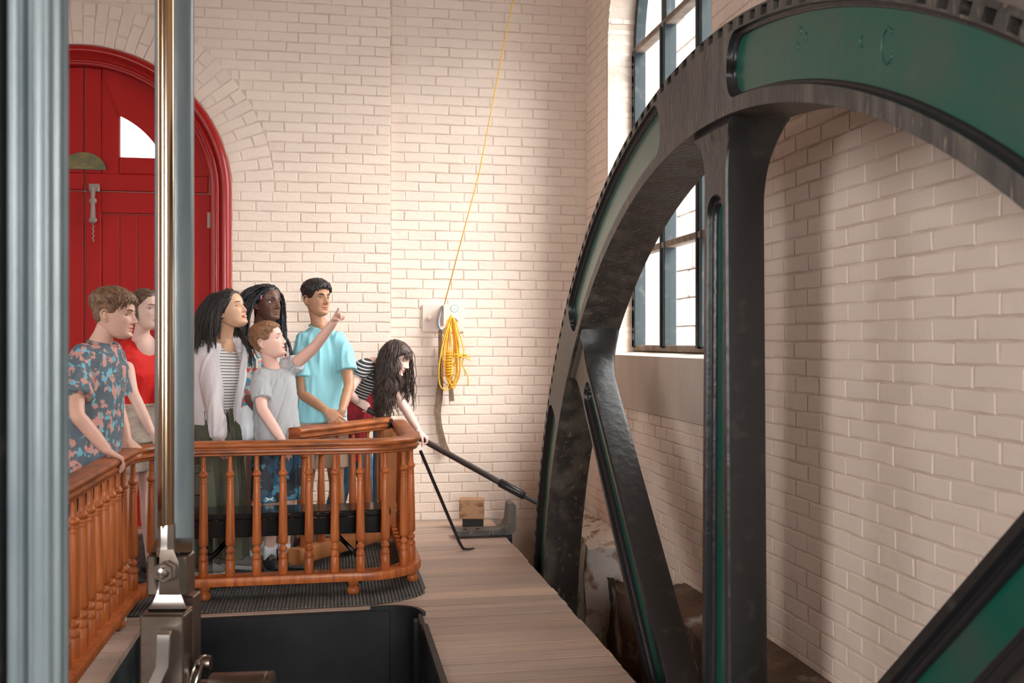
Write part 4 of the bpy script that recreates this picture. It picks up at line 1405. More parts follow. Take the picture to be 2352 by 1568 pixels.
    def brow(s, par, m, thick=.0032, lift=0.0):
        for sd in (1, -1):
            xs0 = np.linspace(.013, .047, 9)
            zz_ = .0205 + lift + .0055 * np.sin(np.linspace(.2, 2.7, 9))
            pts = []
            for x0, z0 in zip(xs0, zz_):
                ph = np.linspace(0, 1.4, 200)
                xs, ys = head_surface(np.full(200, z0), ph, s.k)
                pts.append((sd * x0, np.interp(x0, xs, ys) + .0010, z0))
            obj('eyebrow', MB().tube(s.w(np.array(pts)), np.interp(np.linspace(0, 1, 9), [0, .25, .7, 1], [.7, 1.1, 1, .3]) * thick * 1.25 * s.s, 6), m, par, smooth=True)

# ---- hair -----------------------------------------------------------------
def smooth01(x):
    x = np.clip(x, 0, 1)
    return x * x * (3 - 2 * x)
def hair_cap(h, line, thick, seed=1, rough=.003, freq=120):
    """shell on the skull where z > line(phi); thick(phi, z) metres"""
    nz, nc = 56, 84
    z = np.linspace(-.085, HZ[-1] - .0006, nz)
    phi = np.linspace(-math.pi, math.pi, nc, endpoint=False)
    Z, PH = np.meshgrid(z, phi, indexing='ij')
    x, y = head_surface(Z, PH, {**h.k, 'nose': 0})
    base = np.stack([x, y, Z], -1)
    cen = np.array([0, -.012, .012])
    nrm = (base - cen) / np.linalg.norm(base - cen, axis=-1, keepdims=True)
    lz = line(PH)
    m = smooth01((Z - lz) / .018)
    d = (thick(PH, Z) + rough * wobble(base.reshape(-1, 3), seed, freq).reshape(Z.shape)) * m - .004 * (1 - m)
    v = base + nrm * d[..., None]
    mb = MB()
    vs = h.w(v).reshape(-1, 3)
    keep = (Z > lz - .006)
    fs = []
    for i in range(nz - 1):
        for j in range(nc):
            k = (j + 1) % nc
            if keep[i, j] or keep[i + 1, j] or keep[i, k] or keep[i + 1, k]:
                fs.append((i * nc + j, i * nc + k, (i + 1) * nc + k, (i + 1) * nc + j))
    fs.append(tuple((nz - 1) * nc + j for j in range(nc)))
    return mb.add(vs, fs)
def scalp_point(h, z, phi, out):
    x, y = head_surface(np.array([z]), np.array([phi]), {**h.k, 'nose': 0})
    b = np.array([x[0], y[0], z])
    n = unit(b - np.array([0, -.012, .012]))
    return b + n * out, n
def tufts(h, mb, n, zr, pr, out, length, flow, rad=.0035, curl=0.0, seed=1, lift=.3, seg=6, line=None):
    """short locks; flow(b) gives the combing direction in head space"""
    r = np.random.default_rng(seed)
    for i in range(n):
        for _ in range(40):
            z, ph = r.uniform(*zr), r.uniform(*pr)
            if line is None or z > line(np.array([(ph + math.pi) % (2 * math.pi) - math.pi]))[0] + .006: break
        b, nr = scalp_point(h, z, ph, out(ph, z) - .003)
        d = unit(np.asarray(flow(b, nr, r)))
        d = unit(d - nr * (d @ nr) + nr * lift * r.uniform(.2, 1))
        L = length * r.uniform(.7, 1.3)
        pts = [b]
        sd = unit(np.cross(d, nr))
        for k in range(seg - 1):
            d = unit(d - nr * .32 * lift * 2 + sd * curl * math.sin(k * 1.7 + i))
            pts.append(pts[-1] + d * L / seg)
        mb.tube(h.w(np.array(pts)), np.interp(np.linspace(0, 1, seg), [0, .35, 1], [.8, 1, .15]) * rad * h.s, 5)
def strands(h, mb, n, length, rad, seed, wave=.0, wlen=.06, part=0.0, zr=(.02, .11), pr=(-3.1, 3.1), grav=.22, seg=16, capsules=(), sides=5, beads=0.0, out0=.010, spread=.004, back=.15, endw=.3, line=None, guard=.074, kids=1, krad=.007):
    """long hair: locks leave the scalp, slide over skull and shoulders and hang"""
    r = np.random.default_rng(seed)
    G_ = V3(0, 0, -1)
    for i in range(n):
        for _ in range(60):
            z, ph = r.uniform(*zr), r.uniform(*pr)
            if line is None or z > line(np.array([ph]))[0] + .004: break
        b, nr = scalp_point(h, z, ph, out0 * r.uniform(.4, 1.1))
        p = h.w(b)
        nw = h.r * nr[0] + h.f * nr[1] + h.u * nr[2]
        side = 1 if (b[0] - part) > 0 else -1
        d = unit(h.r * side * .8 - h.f * back + nw * .25 + h.u * .05)
        L = length * r.uniform(.82, 1.08)
        st = L / seg
        pts = [p]
        w0, wd = r.uniform(0, 6.28), unit(r.normal(0, 1, 3))
        for k in range(seg):
            d = unit(d * (1 - grav) + G_ * grav)
            q = pts[-1] + d * st
            for _ in range(2):
                # skull
                loc_ = q - h.c
                lx, ly, lz = loc_ @ h.r / h.s, (loc_ @ h.f) / h.s + .008, (loc_ @ h.u) / h.s - .010
                e = math.sqrt((lx / .083) ** 2 + (ly / .108) ** 2 + (lz / .118) ** 2)
                if e < 1:
                    q = h.c + (h.r * lx + h.f * ly + h.u * lz) * h.s / max(e, .3) + (-h.f * .008 + h.u * .010) * h.s
                for a_, b_, cr in capsules:
                    ab = b_ - a_
                    t = np.clip((q - a_) @ ab / (ab @ ab), 0, 1)
                    c_ = a_ + ab * t
                    dv = q - c_
                    dn = np.linalg.norm(dv)
                    if dn < cr: q = c_ + dv / max(dn, 1e-6) * cr
                # keep the face free
                loc_ = (q - h.c) / h.s
                lx, ly, lz = loc_ @ h.r, loc_ @ h.f, loc_ @ h.u
                if ly > .012 and lz < .070 and lz > -.16 and abs(lx) < guard:
                    q = q + h.r * (side * guard - lx) * h.s * .6 - h.f * max(0, ly - .03) * .5 * h.s
            mv = q - pts[-1]
            L_ = np.linalg.norm(mv)
            if L_ > st * 1.4: q = pts[-1] + mv / L_ * st * 1.4
            d = unit(q - pts[-1])
            pts.append(q)
        pts = np.array(pts)
        s_ = np.linspace(0, 1, len(pts))
        wv = np.sin(s_ * L / wlen * 6.28 + w0)[:, None] * wd + np.cos(s_ * L / wlen * 6.28 + w0)[:, None] * np.cross(wd, G_)
        pts = pts + wv * wave * np.minimum(s_ * 2.2, 1)[:, None] + r.normal(0, spread, 3) * s_[:, None]
        if beads or wave:
            pts = smooth_path(pts, seg * 2)
            s_ = np.linspace(0, 1, len(pts))
        R_ = rad * r.uniform(.8, 1.2) * np.interp(s_, [0, .1, .75, 1], [.6, 1, .9, endw]) * (1 + beads * np.sin(s_ * L / .014 * 6.28 / 2))
        for c_ in range(kids):
            if kids == 1:
                mb.tube(pts, R_, sides)
            else:
                o_ = r.normal(0, krad, 3)
                ph_ = r.uniform(-.5, .5)
                j = (np.sin(s_ * 7 + c_ * 2.1)[:, None] * np.cross(wd, G_)) * krad * .5
                mb.tube(pts + o_ * np.interp(s_, [0, .15, .8, 1], [.4, .9, 1, .5])[:, None] + j, R_ * r.uniform(.75, 1.15), sides)

# ---- hand -----------------------------------------------------------------
def hand(mb, wrist, d, thumb, s=1.0, curl=(.35, .4, .45, .5), tcurl=.2, tout=.8, point=False):
    """d: wrist to knuckles, thumb: direction of the thumb side; the palm faces d x thumb or its opposite by 'palm'"""
    d = unit(d); l = unit(np.asarray(thumb) - d * (np.asarray(thumb) @ d))
    return d, l
def add_hand(mb, wrist, d, thumb, palm, s=1.0, curl=(.35, .4, .45, .5), tcurl=.25, tout=.75):
    d = unit(d)
    p = unit(np.asarray(palm, float) - d * (np.asarray(palm, float) @ d))
    l = np.cross(d, p)
    if l @ np.asarray(thumb, float) < 0: l = -l
    w = np.asarray(wrist, float)
    rings = []
    for t, hw, th, sh in ((-.02, .026, .020, 0), (.0, .027, .019, 0), (.03, .034, .0165, .002), (.06, .040, .0150, .002), (.085, .040, .0128, 0), (.094, .036, .010, 0)):
        a = np.linspace(0, 2 * math.pi, 16, endpoint=False)
        ca, sa = np.sign(np.cos(a)) * np.abs(np.cos(a)) ** .75, np.sign(np.sin(a)) * np.abs(np.sin(a)) ** .9
        rings.append(w + s * (d * t + l * (sh + hw * ca[:, None]) + p * th * sa[:, None]))
    mb.rings(rings)
    for k, (off, ln, r0) in enumerate(((.029, .072, .0088), (.0098, .080, .0090), (-.0098, .074, .0086), (-.0285, .058, .0076))):
        b = w + s * (d * (.084 - .004 * abs(k - 1)) + l * off)
        c = curl[k]
        ang = 0.0
        pts = [b - d * .012 * s, b]
        fd = d + l * (.06 * (1.2 - k))
        for sg, bend in ((.44, c * .75), (.31, c * 1.15), (.25, c * .8)):
            ang += bend
            pts.append(pts[-1] + s * ln * sg * unit(unit(fd) * math.cos(ang) + p * math.sin(ang)))
        limb(mb, pts, [r0 * s * 1.05, r0 * s * 1.08, r0 * s, r0 * s * .93, r0 * s * .80], 9, 14)
    b = w + s * (d * .022 + l * .024 + p * .006)
    td = unit(d * .75 + l * tout + p * .35)
    p1 = b + td * .042 * s
    td2 = unit(td + d * .35 + p * tcurl - l * tcurl * .6)
    p2 = p1 + td2 * .034 * s
    p3 = p2 + unit(td2 + d * .2 + p * tcurl) * .026 * s
    limb(mb, [b, p1, p2, p3], [.0145 * s, .0112 * s, .0098 * s, .0078 * s], 9, 14)

def arm(mb, sh, el, wr, s=1.0, r=(.034, .043, .037, .036, .033, .024)):
    sh, el, wr = map(np.asarray, (sh, el, wr))
    pts = [sh, sh + (el - sh) * .45, el + (sh - el) * .04, el + (wr - el) * .25, el + (wr - el) * .65, wr]
    limb(mb, pts, [q * s for q in r], 16, 26)

def leg(mb, hip, kn, an, s=1.0, r=(.082, .070, .052, .054, .040, .034)):
    hip, kn, an = map(np.asarray, (hip, kn, an))
    back = V3(0, 0, 0)
    pts = [hip, hip + (kn - hip) * .5, kn, kn + (an - kn) * .3, kn + (an - kn) * .75, an]
    limb(mb, pts, [q * s for q in r], 16, 26)

# ---- clothes ---------------------------------------------------------------
def torso(mb, spine, rv0, rv1, prof, n=30, seg=22):
    """prof: (t, half width, half depth, forward shift)"""
    path = smooth_path(spine, seg)
    T = [q[0] for q in prof]
    tt = np.linspace(0, 1, seg)
    tan = np.gradient(path, axis=0)
    rings = []
    for i, t in enumerate(tt):
        hw, hd, sh = (np.interp(t, T, [q[k] for q in prof]) for k in (1, 2, 3))
        up = unit(tan[i])
        rv = unit(np.asarray(rv0) * (1 - t) + np.asarray(rv1) * t)
        rv = unit(rv - up * (rv @ up))
        fv = np.cross(up, rv)
        a = np.linspace(0, 2 * math.pi, n, endpoint=False)
        ca, sa = np.sign(np.cos(a)) * np.abs(np.cos(a)) ** .85, np.sign(np.sin(a)) * np.abs(np.sin(a)) ** .85
        rings.append(path[i] + fv * sh + hw * ca[:, None] * rv + hd * sa[:, None] * fv)
    return mb.rings(rings)

def cloth_obj(name, mb, m, par, voxel=.008, smooth=5, fold=.004, axis=(0, 0, 1), freq=28, seed=1, sub=None, extra=None):
    v, nn, f = fuse(mb, voxel, smooth)
    ax = unit(axis)
    q = v - np.outer(v @ ax, ax) * .86
    w1 = wobble(q, seed, freq)
    w2 = wobble(q + .02 * w1[:, None], seed + 9, freq * 1.9)
    ridge = np.clip(1 - np.abs(w1) * 1.6, 0, 1) ** 2
    dsp = fold * (1.5 * ridge - .45) + fold * .35 * w2
    dsp = dsp * np.clip(1.15 - 1.3 * (nn @ ax) ** 2, 0, 1)
    if extra is not None:
        dsp = dsp + extra(v)
    v = v + nn * dsp[:, None]
    return obj(name, MB().add(v, f), m, sub or par, smooth=True)

def ring_path(c, rv, fv, a, b, tilt=0.0, n=40, nrm=None):
    t = np.linspace(0, 2 * math.pi, n)
    return np.asarray(c) + np.cos(t)[:, None] * np.asarray(rv) * a + np.sin(t)[:, None] * np.asarray(fv) * b + (np.sin(t) * tilt)[:, None] * V3(0, 0, 1)

def shoe(par, ankle, toe, s, m_up, m_sole, m_lace=None, label=None, group=None):
    ankle = np.asarray(ankle, float); fd = unit((toe[0], toe[1], 0)); rd = V3(fd[1], -fd[0], 0)
    gx, gy = ankle[0], ankle[1]
    z0 = .014
    st = [(-.075, .018, .030), (-.068, .030, .065), (-.045, .036, .082), (-.01, .038, .086), (.03, .041, .076), (.07, .046, .060), (.11, .048, .048), (.14, .045, .040), (.165, .034, .031), (.18, .014, .018)]
    rings, srings = [], []
    for y, hw, hh in st:
        c = V3(gx, gy, z0 + .024) + fd * y * s
        a = np.linspace(0, math.pi, 11)
        rings.append([c + rd * hw * s * math.cos(t) * (1 - .35 * math.sin(t) ** 2) + V3(0, 0, hh * s * math.sin(t) ** .8) for t in a])
        srings.append([c + rd * q * (hw + .004) * s + V3(0, 0, zq) for q, zq in ((-1, 0), (-1.0, -.018), (-.9, -.025), (.9, -.025), (1.0, -.018), (1, 0))])
    sh = obj('shoe', MB().rings(rings), m_up, par, smooth=True)
    obj('shoe_sole', MB().rings(srings), m_sole, sh, auto=50)
    lc = MB()
    for i in range(4):
        y = .025 + i * .02
        hh = np.interp(y, [.03, .07, .11], [.078, .064, .052]) * s
        c = V3(gx, gy, z0 + .024 + hh) + fd * y * s
        lc.tube([c - rd * .020 * s - V3(0, 0, .006), c + V3(0, 0, .004), c + rd * .020 * s + fd * .012 - V3(0, 0, .006)], .0028, 5)
    if m_lace: obj('shoe_laces', lc, m_lace, sh, smooth=True)
    return sh

# ---- person materials ------------------------------------------------------
def attr_mat(name, rough, skin=None, sss=.12):
    m = bpy.data.materials.new(name)
    m.use_nodes = True
    N, L = m.node_tree.nodes, m.node_tree.links
    b = N['Principled BSDF']
    b.inputs['Roughness'].default_value = rough
    a = N.new('ShaderNodeAttribute'); a.attribute_name = 'Col'
    if skin is None:
        L.new(a.outputs['Color'], b.inputs['Base Color'])
        return m
    b.inputs['Specular IOR Level'].default_value = .35
    tc = N.new('ShaderNodeTexCoord')
    nz = N.new('ShaderNodeTexNoise'); nz.inputs['Scale'].default_value = 14; nz.inputs['Detail'].default_value = 4
    L.new(tc.outputs['Object'], nz.inputs['Vector'])
    mr = N.new('ShaderNodeMapRange'); mr.inputs['To Min'].default_value = .90; mr.inputs['To Max'].default_value = 1.08
    L.new(nz.outputs['Fac'], mr.inputs['Value'])
    x = N.new('ShaderNodeMix'); x.data_type = 'RGBA'; x.blend_type = 'MULTIPLY'; x.inputs['Factor'].default_value = 1
    x.inputs['A'].default_value = (*skin, 1)
    L.new(a.outputs['Color'], x.inputs['B'])
    hs = N.new('ShaderNodeHueSaturation')
    L.new(x.outputs['Result'], hs.inputs['Color']); L.new(mr.outputs[0], hs.inputs['Value'])
    L.new(hs.outputs[0], b.inputs['Base Color'])
    b.inputs['Subsurface Weight'].default_value = sss
    b.inputs['Subsurface Radius'].default_value = (.010, .004, .002)
    b.inputs['Subsurface Scale'].default_value = 1.0
    return m
M_eye = attr_mat('eye_surface', .12)
M_lash = mat('lash_black', (.015, .012, .010), .6)
def hair_mat(name, c, c2, rough=.42):
    return mat(name, c, rough, col2=c2, scale=55, lo=.4, hi=.65, spec=.5, bump=.35, bscale=160)
def stripe_mat(name, c1, c2, pitch, duty, direction, rough=.85, phase=0.0):
    m = mat(name, c1, rough)
    N, L = m.node_tree.nodes, m.node_tree.links
    b = N['Principled BSDF']
    tc = next(n for n in N if n.type == 'TEX_COORD')
    vm = N.new('ShaderNodeVectorMath'); vm.operation = 'DOT_PRODUCT'
    L.new(tc.outputs['Object'], vm.inputs[0]); vm.inputs[1].default_value = tuple(unit(direction) / pitch)
    fr = N.new('ShaderNodeMath'); fr.operation = 'FRACT'
    L.new(vm.outputs['Value'], fr.inputs[0])
    gt = N.new('ShaderNodeMath'); gt.operation = 'GREATER_THAN'; gt.inputs[1].default_value = duty
    L.new(fr.outputs[0], gt.inputs[0])
    x = N.new('ShaderNodeMix'); x.data_type = 'RGBA'
    L.new(gt.outputs[0], x.inputs['Factor'])
    x.inputs['A'].default_value = (*c2, 1); x.inputs['B'].default_value = (*c1, 1)
    L.new(x.outputs['Result'], b.inputs['Base Color'])
    return m

def skin_body(par, head, skinmat, fine, coarse, lids, vf=.0034, vc=.008):
    """head, hands and limbs as one body mesh"""
    mb = MB()
    tints = []
    hm = head.build()
    mb.merge(hm); tints.append(head.tint)
    em = MB(); head.ears(em)
    for l in lids: em.merge(l)
    mb.merge(em); tints.append(np.ones((em.n, 3)))
    for part in fine:
        v, nn, f = fuse(part, vf, 3)
        mb.add(v, f); tints.append(np.ones((len(v), 3)))
    v, nn, f = fuse(coarse, vc, 4)
    mb.add(v, f); tints.append(np.ones((len(v), 3)))
    o = obj('body', mb, skinmat, par, smooth=True)
    t = np.concatenate(tints)
    if len(o.data.vertices) == len(t):
        at = o.data.color_attributes.new('Col', 'FLOAT_COLOR', 'POINT')
        at.data.foreach_set('color', np.concatenate([t, np.ones((len(t), 1))], 1).astype(np.float32).ravel())
    else:
        at = o.data.color_attributes.new('Col', 'FLOAT_COLOR', 'POINT')
        at.data.foreach_set('color', np.ones(len(o.data.vertices) * 4, np.float32))
    return o

def neck_into(mb, head, base, r=.050):
    """neck from inside the skull to the shoulders"""
    top = head.w(np.array([0, -.022, -.045]))
    base = np.asarray(base, float)
    limb(mb, [top, top + (base - top) * .5, base, base + (base - top) * .25], [r * .98, r * .96, r * 1.12, r * 1.5], 20, 16)

def ground_person(u, d, label):
    b = P(u, 784, d)
    return thing('person', (b[0], b[1], 0.012), label, 'person', 'visitors on the gallery')
# ---- the seven visitors ------------------------------------------------------
Zv = V3(0, 0, 1)
def facing(deg):
    """0 = to the right of the picture (+X), -90 = to the camera (-Y)"""
    a = math.radians(deg)
    return V3(math.cos(a), math.sin(a), 0)
def right_of(f): return unit(np.cross(f, Zv))

# 1 ------------------------------------------------ boy in the flowered shirt
def person_flowered():
    pr = ground_person(200, 4.78, 'boy in a blue flowered T-shirt leaning on the left railing with both hands')
    sk = attr_mat('skin_rosy', .45, (.74, .44, .335))
    H = Head(P(262, 722, 4.80), facing(-8) + V3(0, 0, -.06), Zv, 1.0, wide=.98, lip=(.86, .50, .48))
    f = facing(-12); r = right_of(f)
    nb = P(236, 782, 4.80)
    pel = P(196, 1060, 4.74)
    shR, shL = P(180, 818, 4.66), P(258, 808, 4.98)
    elR, wrR = P(176, 952, 4.50), P(245, 1033, 4.545)
    elL, wrL = P(272, 940, 5.08), P(292, 1010, 5.01)
    a1, a2 = MB(), MB()
    arm(a1, shR, elR, wrR, .92)
    add_hand(a1, wrR, P(272, 1050, 4.57) - wrR, V3(.2, .9, .2), V3(.25, .0, -1), .88, (.55, .6, .65, .65), .3, .5)
    arm(a2, shL, elL, wrL, .92)
    add_hand(a2, wrL, P(318, 1036, 4.99) - wrL, V3(.2, -.9, .3), V3(.25, 0, -1), .88, (.55, .6, .65, .65), .3, .5)
    core = MB()
    neck_into(core, H, nb - V3(.02, 0, .03), .050)
    torso(core, [pel, (pel + nb) / 2, nb - V3(0, 0, .07)], r, r, [(0, .12, .08, 0), (.5, .12, .08, 0), (.9, .13, .07, 0), (1, .07, .05, 0)])
    hipR, hipL = pel + r * .08 - V3(0, 0, .06), pel - r * .08 - V3(0, 0, .06)
    for hp, o in ((hipR, -.03), (hipL, .05)):
        leg(core, hp, V3(hp[0] + .01, hp[1] + o * .5, .46), V3(hp[0] - .03, hp[1] + o, .10), .9)
        shoe(pr, V3(hp[0] - .03, hp[1] + o, .1), f, 1.0, M_shoeblack, M_solew, M_solew)
    lids = [H.eye(pr, sd, H.f + facing(-60) * .35 + V3(0, 0, -.05), (.10, .07, .04), sk, .20, -.34) for sd in (1, -1)]
    skin_body(pr, H, sk, [a1, a2], core, lids)
    H.brow(pr, M_hairbrown)
    hl = lambda p: np.interp(np.abs(p), [0, .7, 1.05, 1.25, 1.45, 1.75, 2.1, 3.14], [.062, .055, .03, .0, -.006, .004, -.045, -.062])
    hm = hair_cap(H, hl,
                  lambda p, z: np.interp(z, [-.06, .02, .045, .07, .12], [.003, .005, .014, .024, .024]) * np.interp(np.abs(p), [0, 1, 3.14], [1, 1, 1.05]), 5, .003, 150)
    out = lambda p, z: np.interp(z, [.03, .05, .07, .12], [.008, .016, .024, .024])
    tufts(H, hm, 420, (.045, .112), (-3.1, 3.1), out, .055, lambda b, n, g: (.55 + g.normal(0, .3), (.9 if b[1] < .03 else .35) + g.normal(0, .25), .1), .0036, .3, 3, .45, line=hl)
    tufts(H, hm, 40, (.05, .10), (-3.14, -2.3), out, .06, lambda b, n, g: (g.normal(0, .3), -.9, .1), .0050, .2, 4, .6, line=hl)
    tufts(H, hm, 50, (.056, .074), (-.6, 1.0), out, .050, lambda b, n, g: (.75 + g.normal(0, .25), .45, -.25), .0036, .1, 6, .5, line=hl)
    obj('hair', hm, M_hairbrown, pr, smooth=True)
    sh = MB()
    hem = pel - V3(0, 0, .05)
    torso(sh, [hem, hem + (nb - hem) * .35, hem + (nb - hem) * .7, nb - V3(0, 0, .015)], r, r,
          [(0, .175, .125, .0), (.3, .170, .125, 0), (.62, .172, .118, .0), (.80, .180, .105, 0), (.90, .150, .09, 0), (.97, .090, .075, 0), (1, .066, .066, 0)])
    for s_, e_, in ((shR, elR), (shL, elL)):
        limb(sh, [s_ - V3(0, 0, .0) + (nb - s_) * .25, s_ + (e_ - s_) * .30, s_ + (e_ - s_) * .72], [.058, .064, .072], 18, 16, flat_end=True)
    cloth_obj('shirt', sh, M_floral, pr, .007, 4, .0060, (nb - pel), 30, 4)
    obj('collar', MB().tube(ring_path(nb + V3(.004, 0, -.012), r, f, .068, .070, -.014), .006, 8), M_floral, pr, smooth=True)
    pt = MB()
    torso(pt, [pel + V3(0, 0, .10), pel - V3(0, 0, .06)], r, r, [(0, .14, .10, 0), (1, .155, .115, 0)])
    for hp in (hipR, hipL): limb(pt, [hp + V3(0, 0, .05), V3(hp[0] + .005, hp[1], .55)], [.09, .085], 16, 12, flat_end=True)
    cloth_obj('shorts', pt, M_navy, pr, .010, 4, .004, Zv, 20, 2)

# 2 ------------------------------------------------ girl in red
def person_red():
    pr = ground_person(325, 5.72, 'girl in a bright red top and beige shorts half hidden by the steel rod')
    sk = attr_mat('skin_fair_pink', .45, (.82, .55, .46))
    H = Head(P(336, 712, 5.62), facing(-42) + V3(0, 0, .06), Zv, .98, wide=.96, lip=(.86, .38, .36))
    f = facing(-38); r = right_of(f)
    nb = P(322, 776, 5.68); pel = P(318, 985, 5.72)
    shR, shL = P(284, 800, 5.62), P(366, 800, 5.74)
    elR, wrR = P(304, 900, 5.48), P(348, 992, 5.36)
    elL, wrL = P(392, 900, 5.70), P(392, 990, 5.50)
    a1, a2 = MB(), MB()
    arm(a1, shR, elR, wrR, .86); add_hand(a1, wrR, V3(.7, -.2, -.25), V3(0, -.4, .8), V3(.2, .4, -1), .85, (.5,) * 4)
    arm(a2, shL, elL, wrL, .86); add_hand(a2, wrL, V3(.3, -.8, -.25), V3(-.6, 0, .6), V3(0, 0, -1), .85, (.5,) * 4)
    core = MB()
    neck_into(core, H, nb - V3(0, 0, .02), .044)
    torso(core, [pel, (pel + nb) / 2, nb - V3(0, 0, .03)], r, r, [(0, .095, .065, 0), (.5, .090, .065, 0), (.86, .125, .07, 0), (1, .05, .05, 0)])
    core.sphere(nb + f * .050 - V3(0, 0, .055), (.066, .040, .080), 16, 12, np.stack([r, f, Zv], 1))
    hipR, hipL = pel + r * .075 - V3(0, 0, .05), pel - r * .075 - V3(0, 0, .05)
    for hp, o in ((hipR, -.02), (hipL, .03)):
        leg(core, hp, V3(hp[0], hp[1] - .01, .46), V3(hp[0] + .01, hp[1] + o, .10), .9)
        shoe(pr, V3(hp[0] + .01, hp[1] + o, .1), f, .95, M_shoeblack, M_shoeblack, M_shoegrey)
    lids = [H.eye(pr, sd, H.f + V3(.15, 0, .08), (.16, .22, .26), sk, .34, -.42) for sd in (1, -1)]
    skin_body(pr, H, sk, [a1, a2], core, lids)
    H.brow(pr, M_hairlight, .0022)
    hl = lambda p: np.interp(np.abs(p), [0, .6, 1.0, 1.35, 1.8, 2.2, 3.14], [.068, .062, .035, .012, -.01, -.05, -.06])
    hm = hair_cap(H, hl, lambda p, z: .010 + 0 * z, 8, .0025, 140)
    tufts(H, hm, 160, (.02, .112), (-3.1, 3.1), lambda p, z: .011, .06, lambda b, n, g: (np.sign(b[0]) * .4 + g.normal(0, .2), -.8, -.2), .0042, .15, 9, .15, line=hl)
    # low bun and a loose lock by the temple
    bun = H.w(np.array([0, -.115, -.01]))
    hm.sphere(bun, np.array([.036, .036, .034]), 14, 10)
    for sd, n in ((1, 4), (-1, 3)):
        for i in range(n):
            q = [H.w(np.array([sd * (.071 + .004 * math.sin(k * 1.3 + i)), .012 - .005 * i + .004 * math.cos(k * 1.1), .045 - k * .024])) for k in range(6)]
            hm.tube(smooth_path(q, 14), np.interp(np.linspace(0, 1, 14), [0, .6, 1], [.0035, .003, .0006]), 5)
    obj('hair', hm, M_hairlight, pr, smooth=True)
    sh = MB()
    torso(sh, [pel + V3(0, 0, .10), pel + (nb - pel) * .6, nb - V3(0, 0, .035)], r, r,
          [(0, .118, .085, 0), (.25, .115, .088, 0), (.55, .138, .108, .008), (.78, .155, .098, 0), (.90, .135, .075, 0), (1, .085, .055, 0)])
    for s_, e_ in ((shR, elR), (shL, elL)):
        limb(sh, [s_ + (nb - s_) * .3, s_ + (e_ - s_) * .1, s_ + (e_ - s_) * .38], [.048, .052, .047], 16, 12, flat_end=True)
    cloth_obj('top', sh, M_redshirt, pr, .007, 4, .0026, V3(1, 0, .25), 40, 5)
    pt = MB()
    torso(pt, [pel + V3(0, 0, .15), pel + V3(0, 0, .02), pel - V3(0, 0, .07)], r, r, [(0, .130, .100, 0), (.5, .148, .110, 0), (1, .157, .118, 0)])
    for hp in (hipR, hipL): limb(pt, [hp + V3(0, 0, .05), hp - V3(0, 0, .19)], [.088, .092], 16, 12, flat_end=True)
    cloth_obj('shorts', pt, M_beige, pr, .008, 4, .0045, V3(1, 0, .3), 30, 6)
    obj('waistband', MB().tube(ring_path(pel + V3(0, 0, .140), r, f, .130, .100), .010, 8), M_beige, pr, smooth=True)

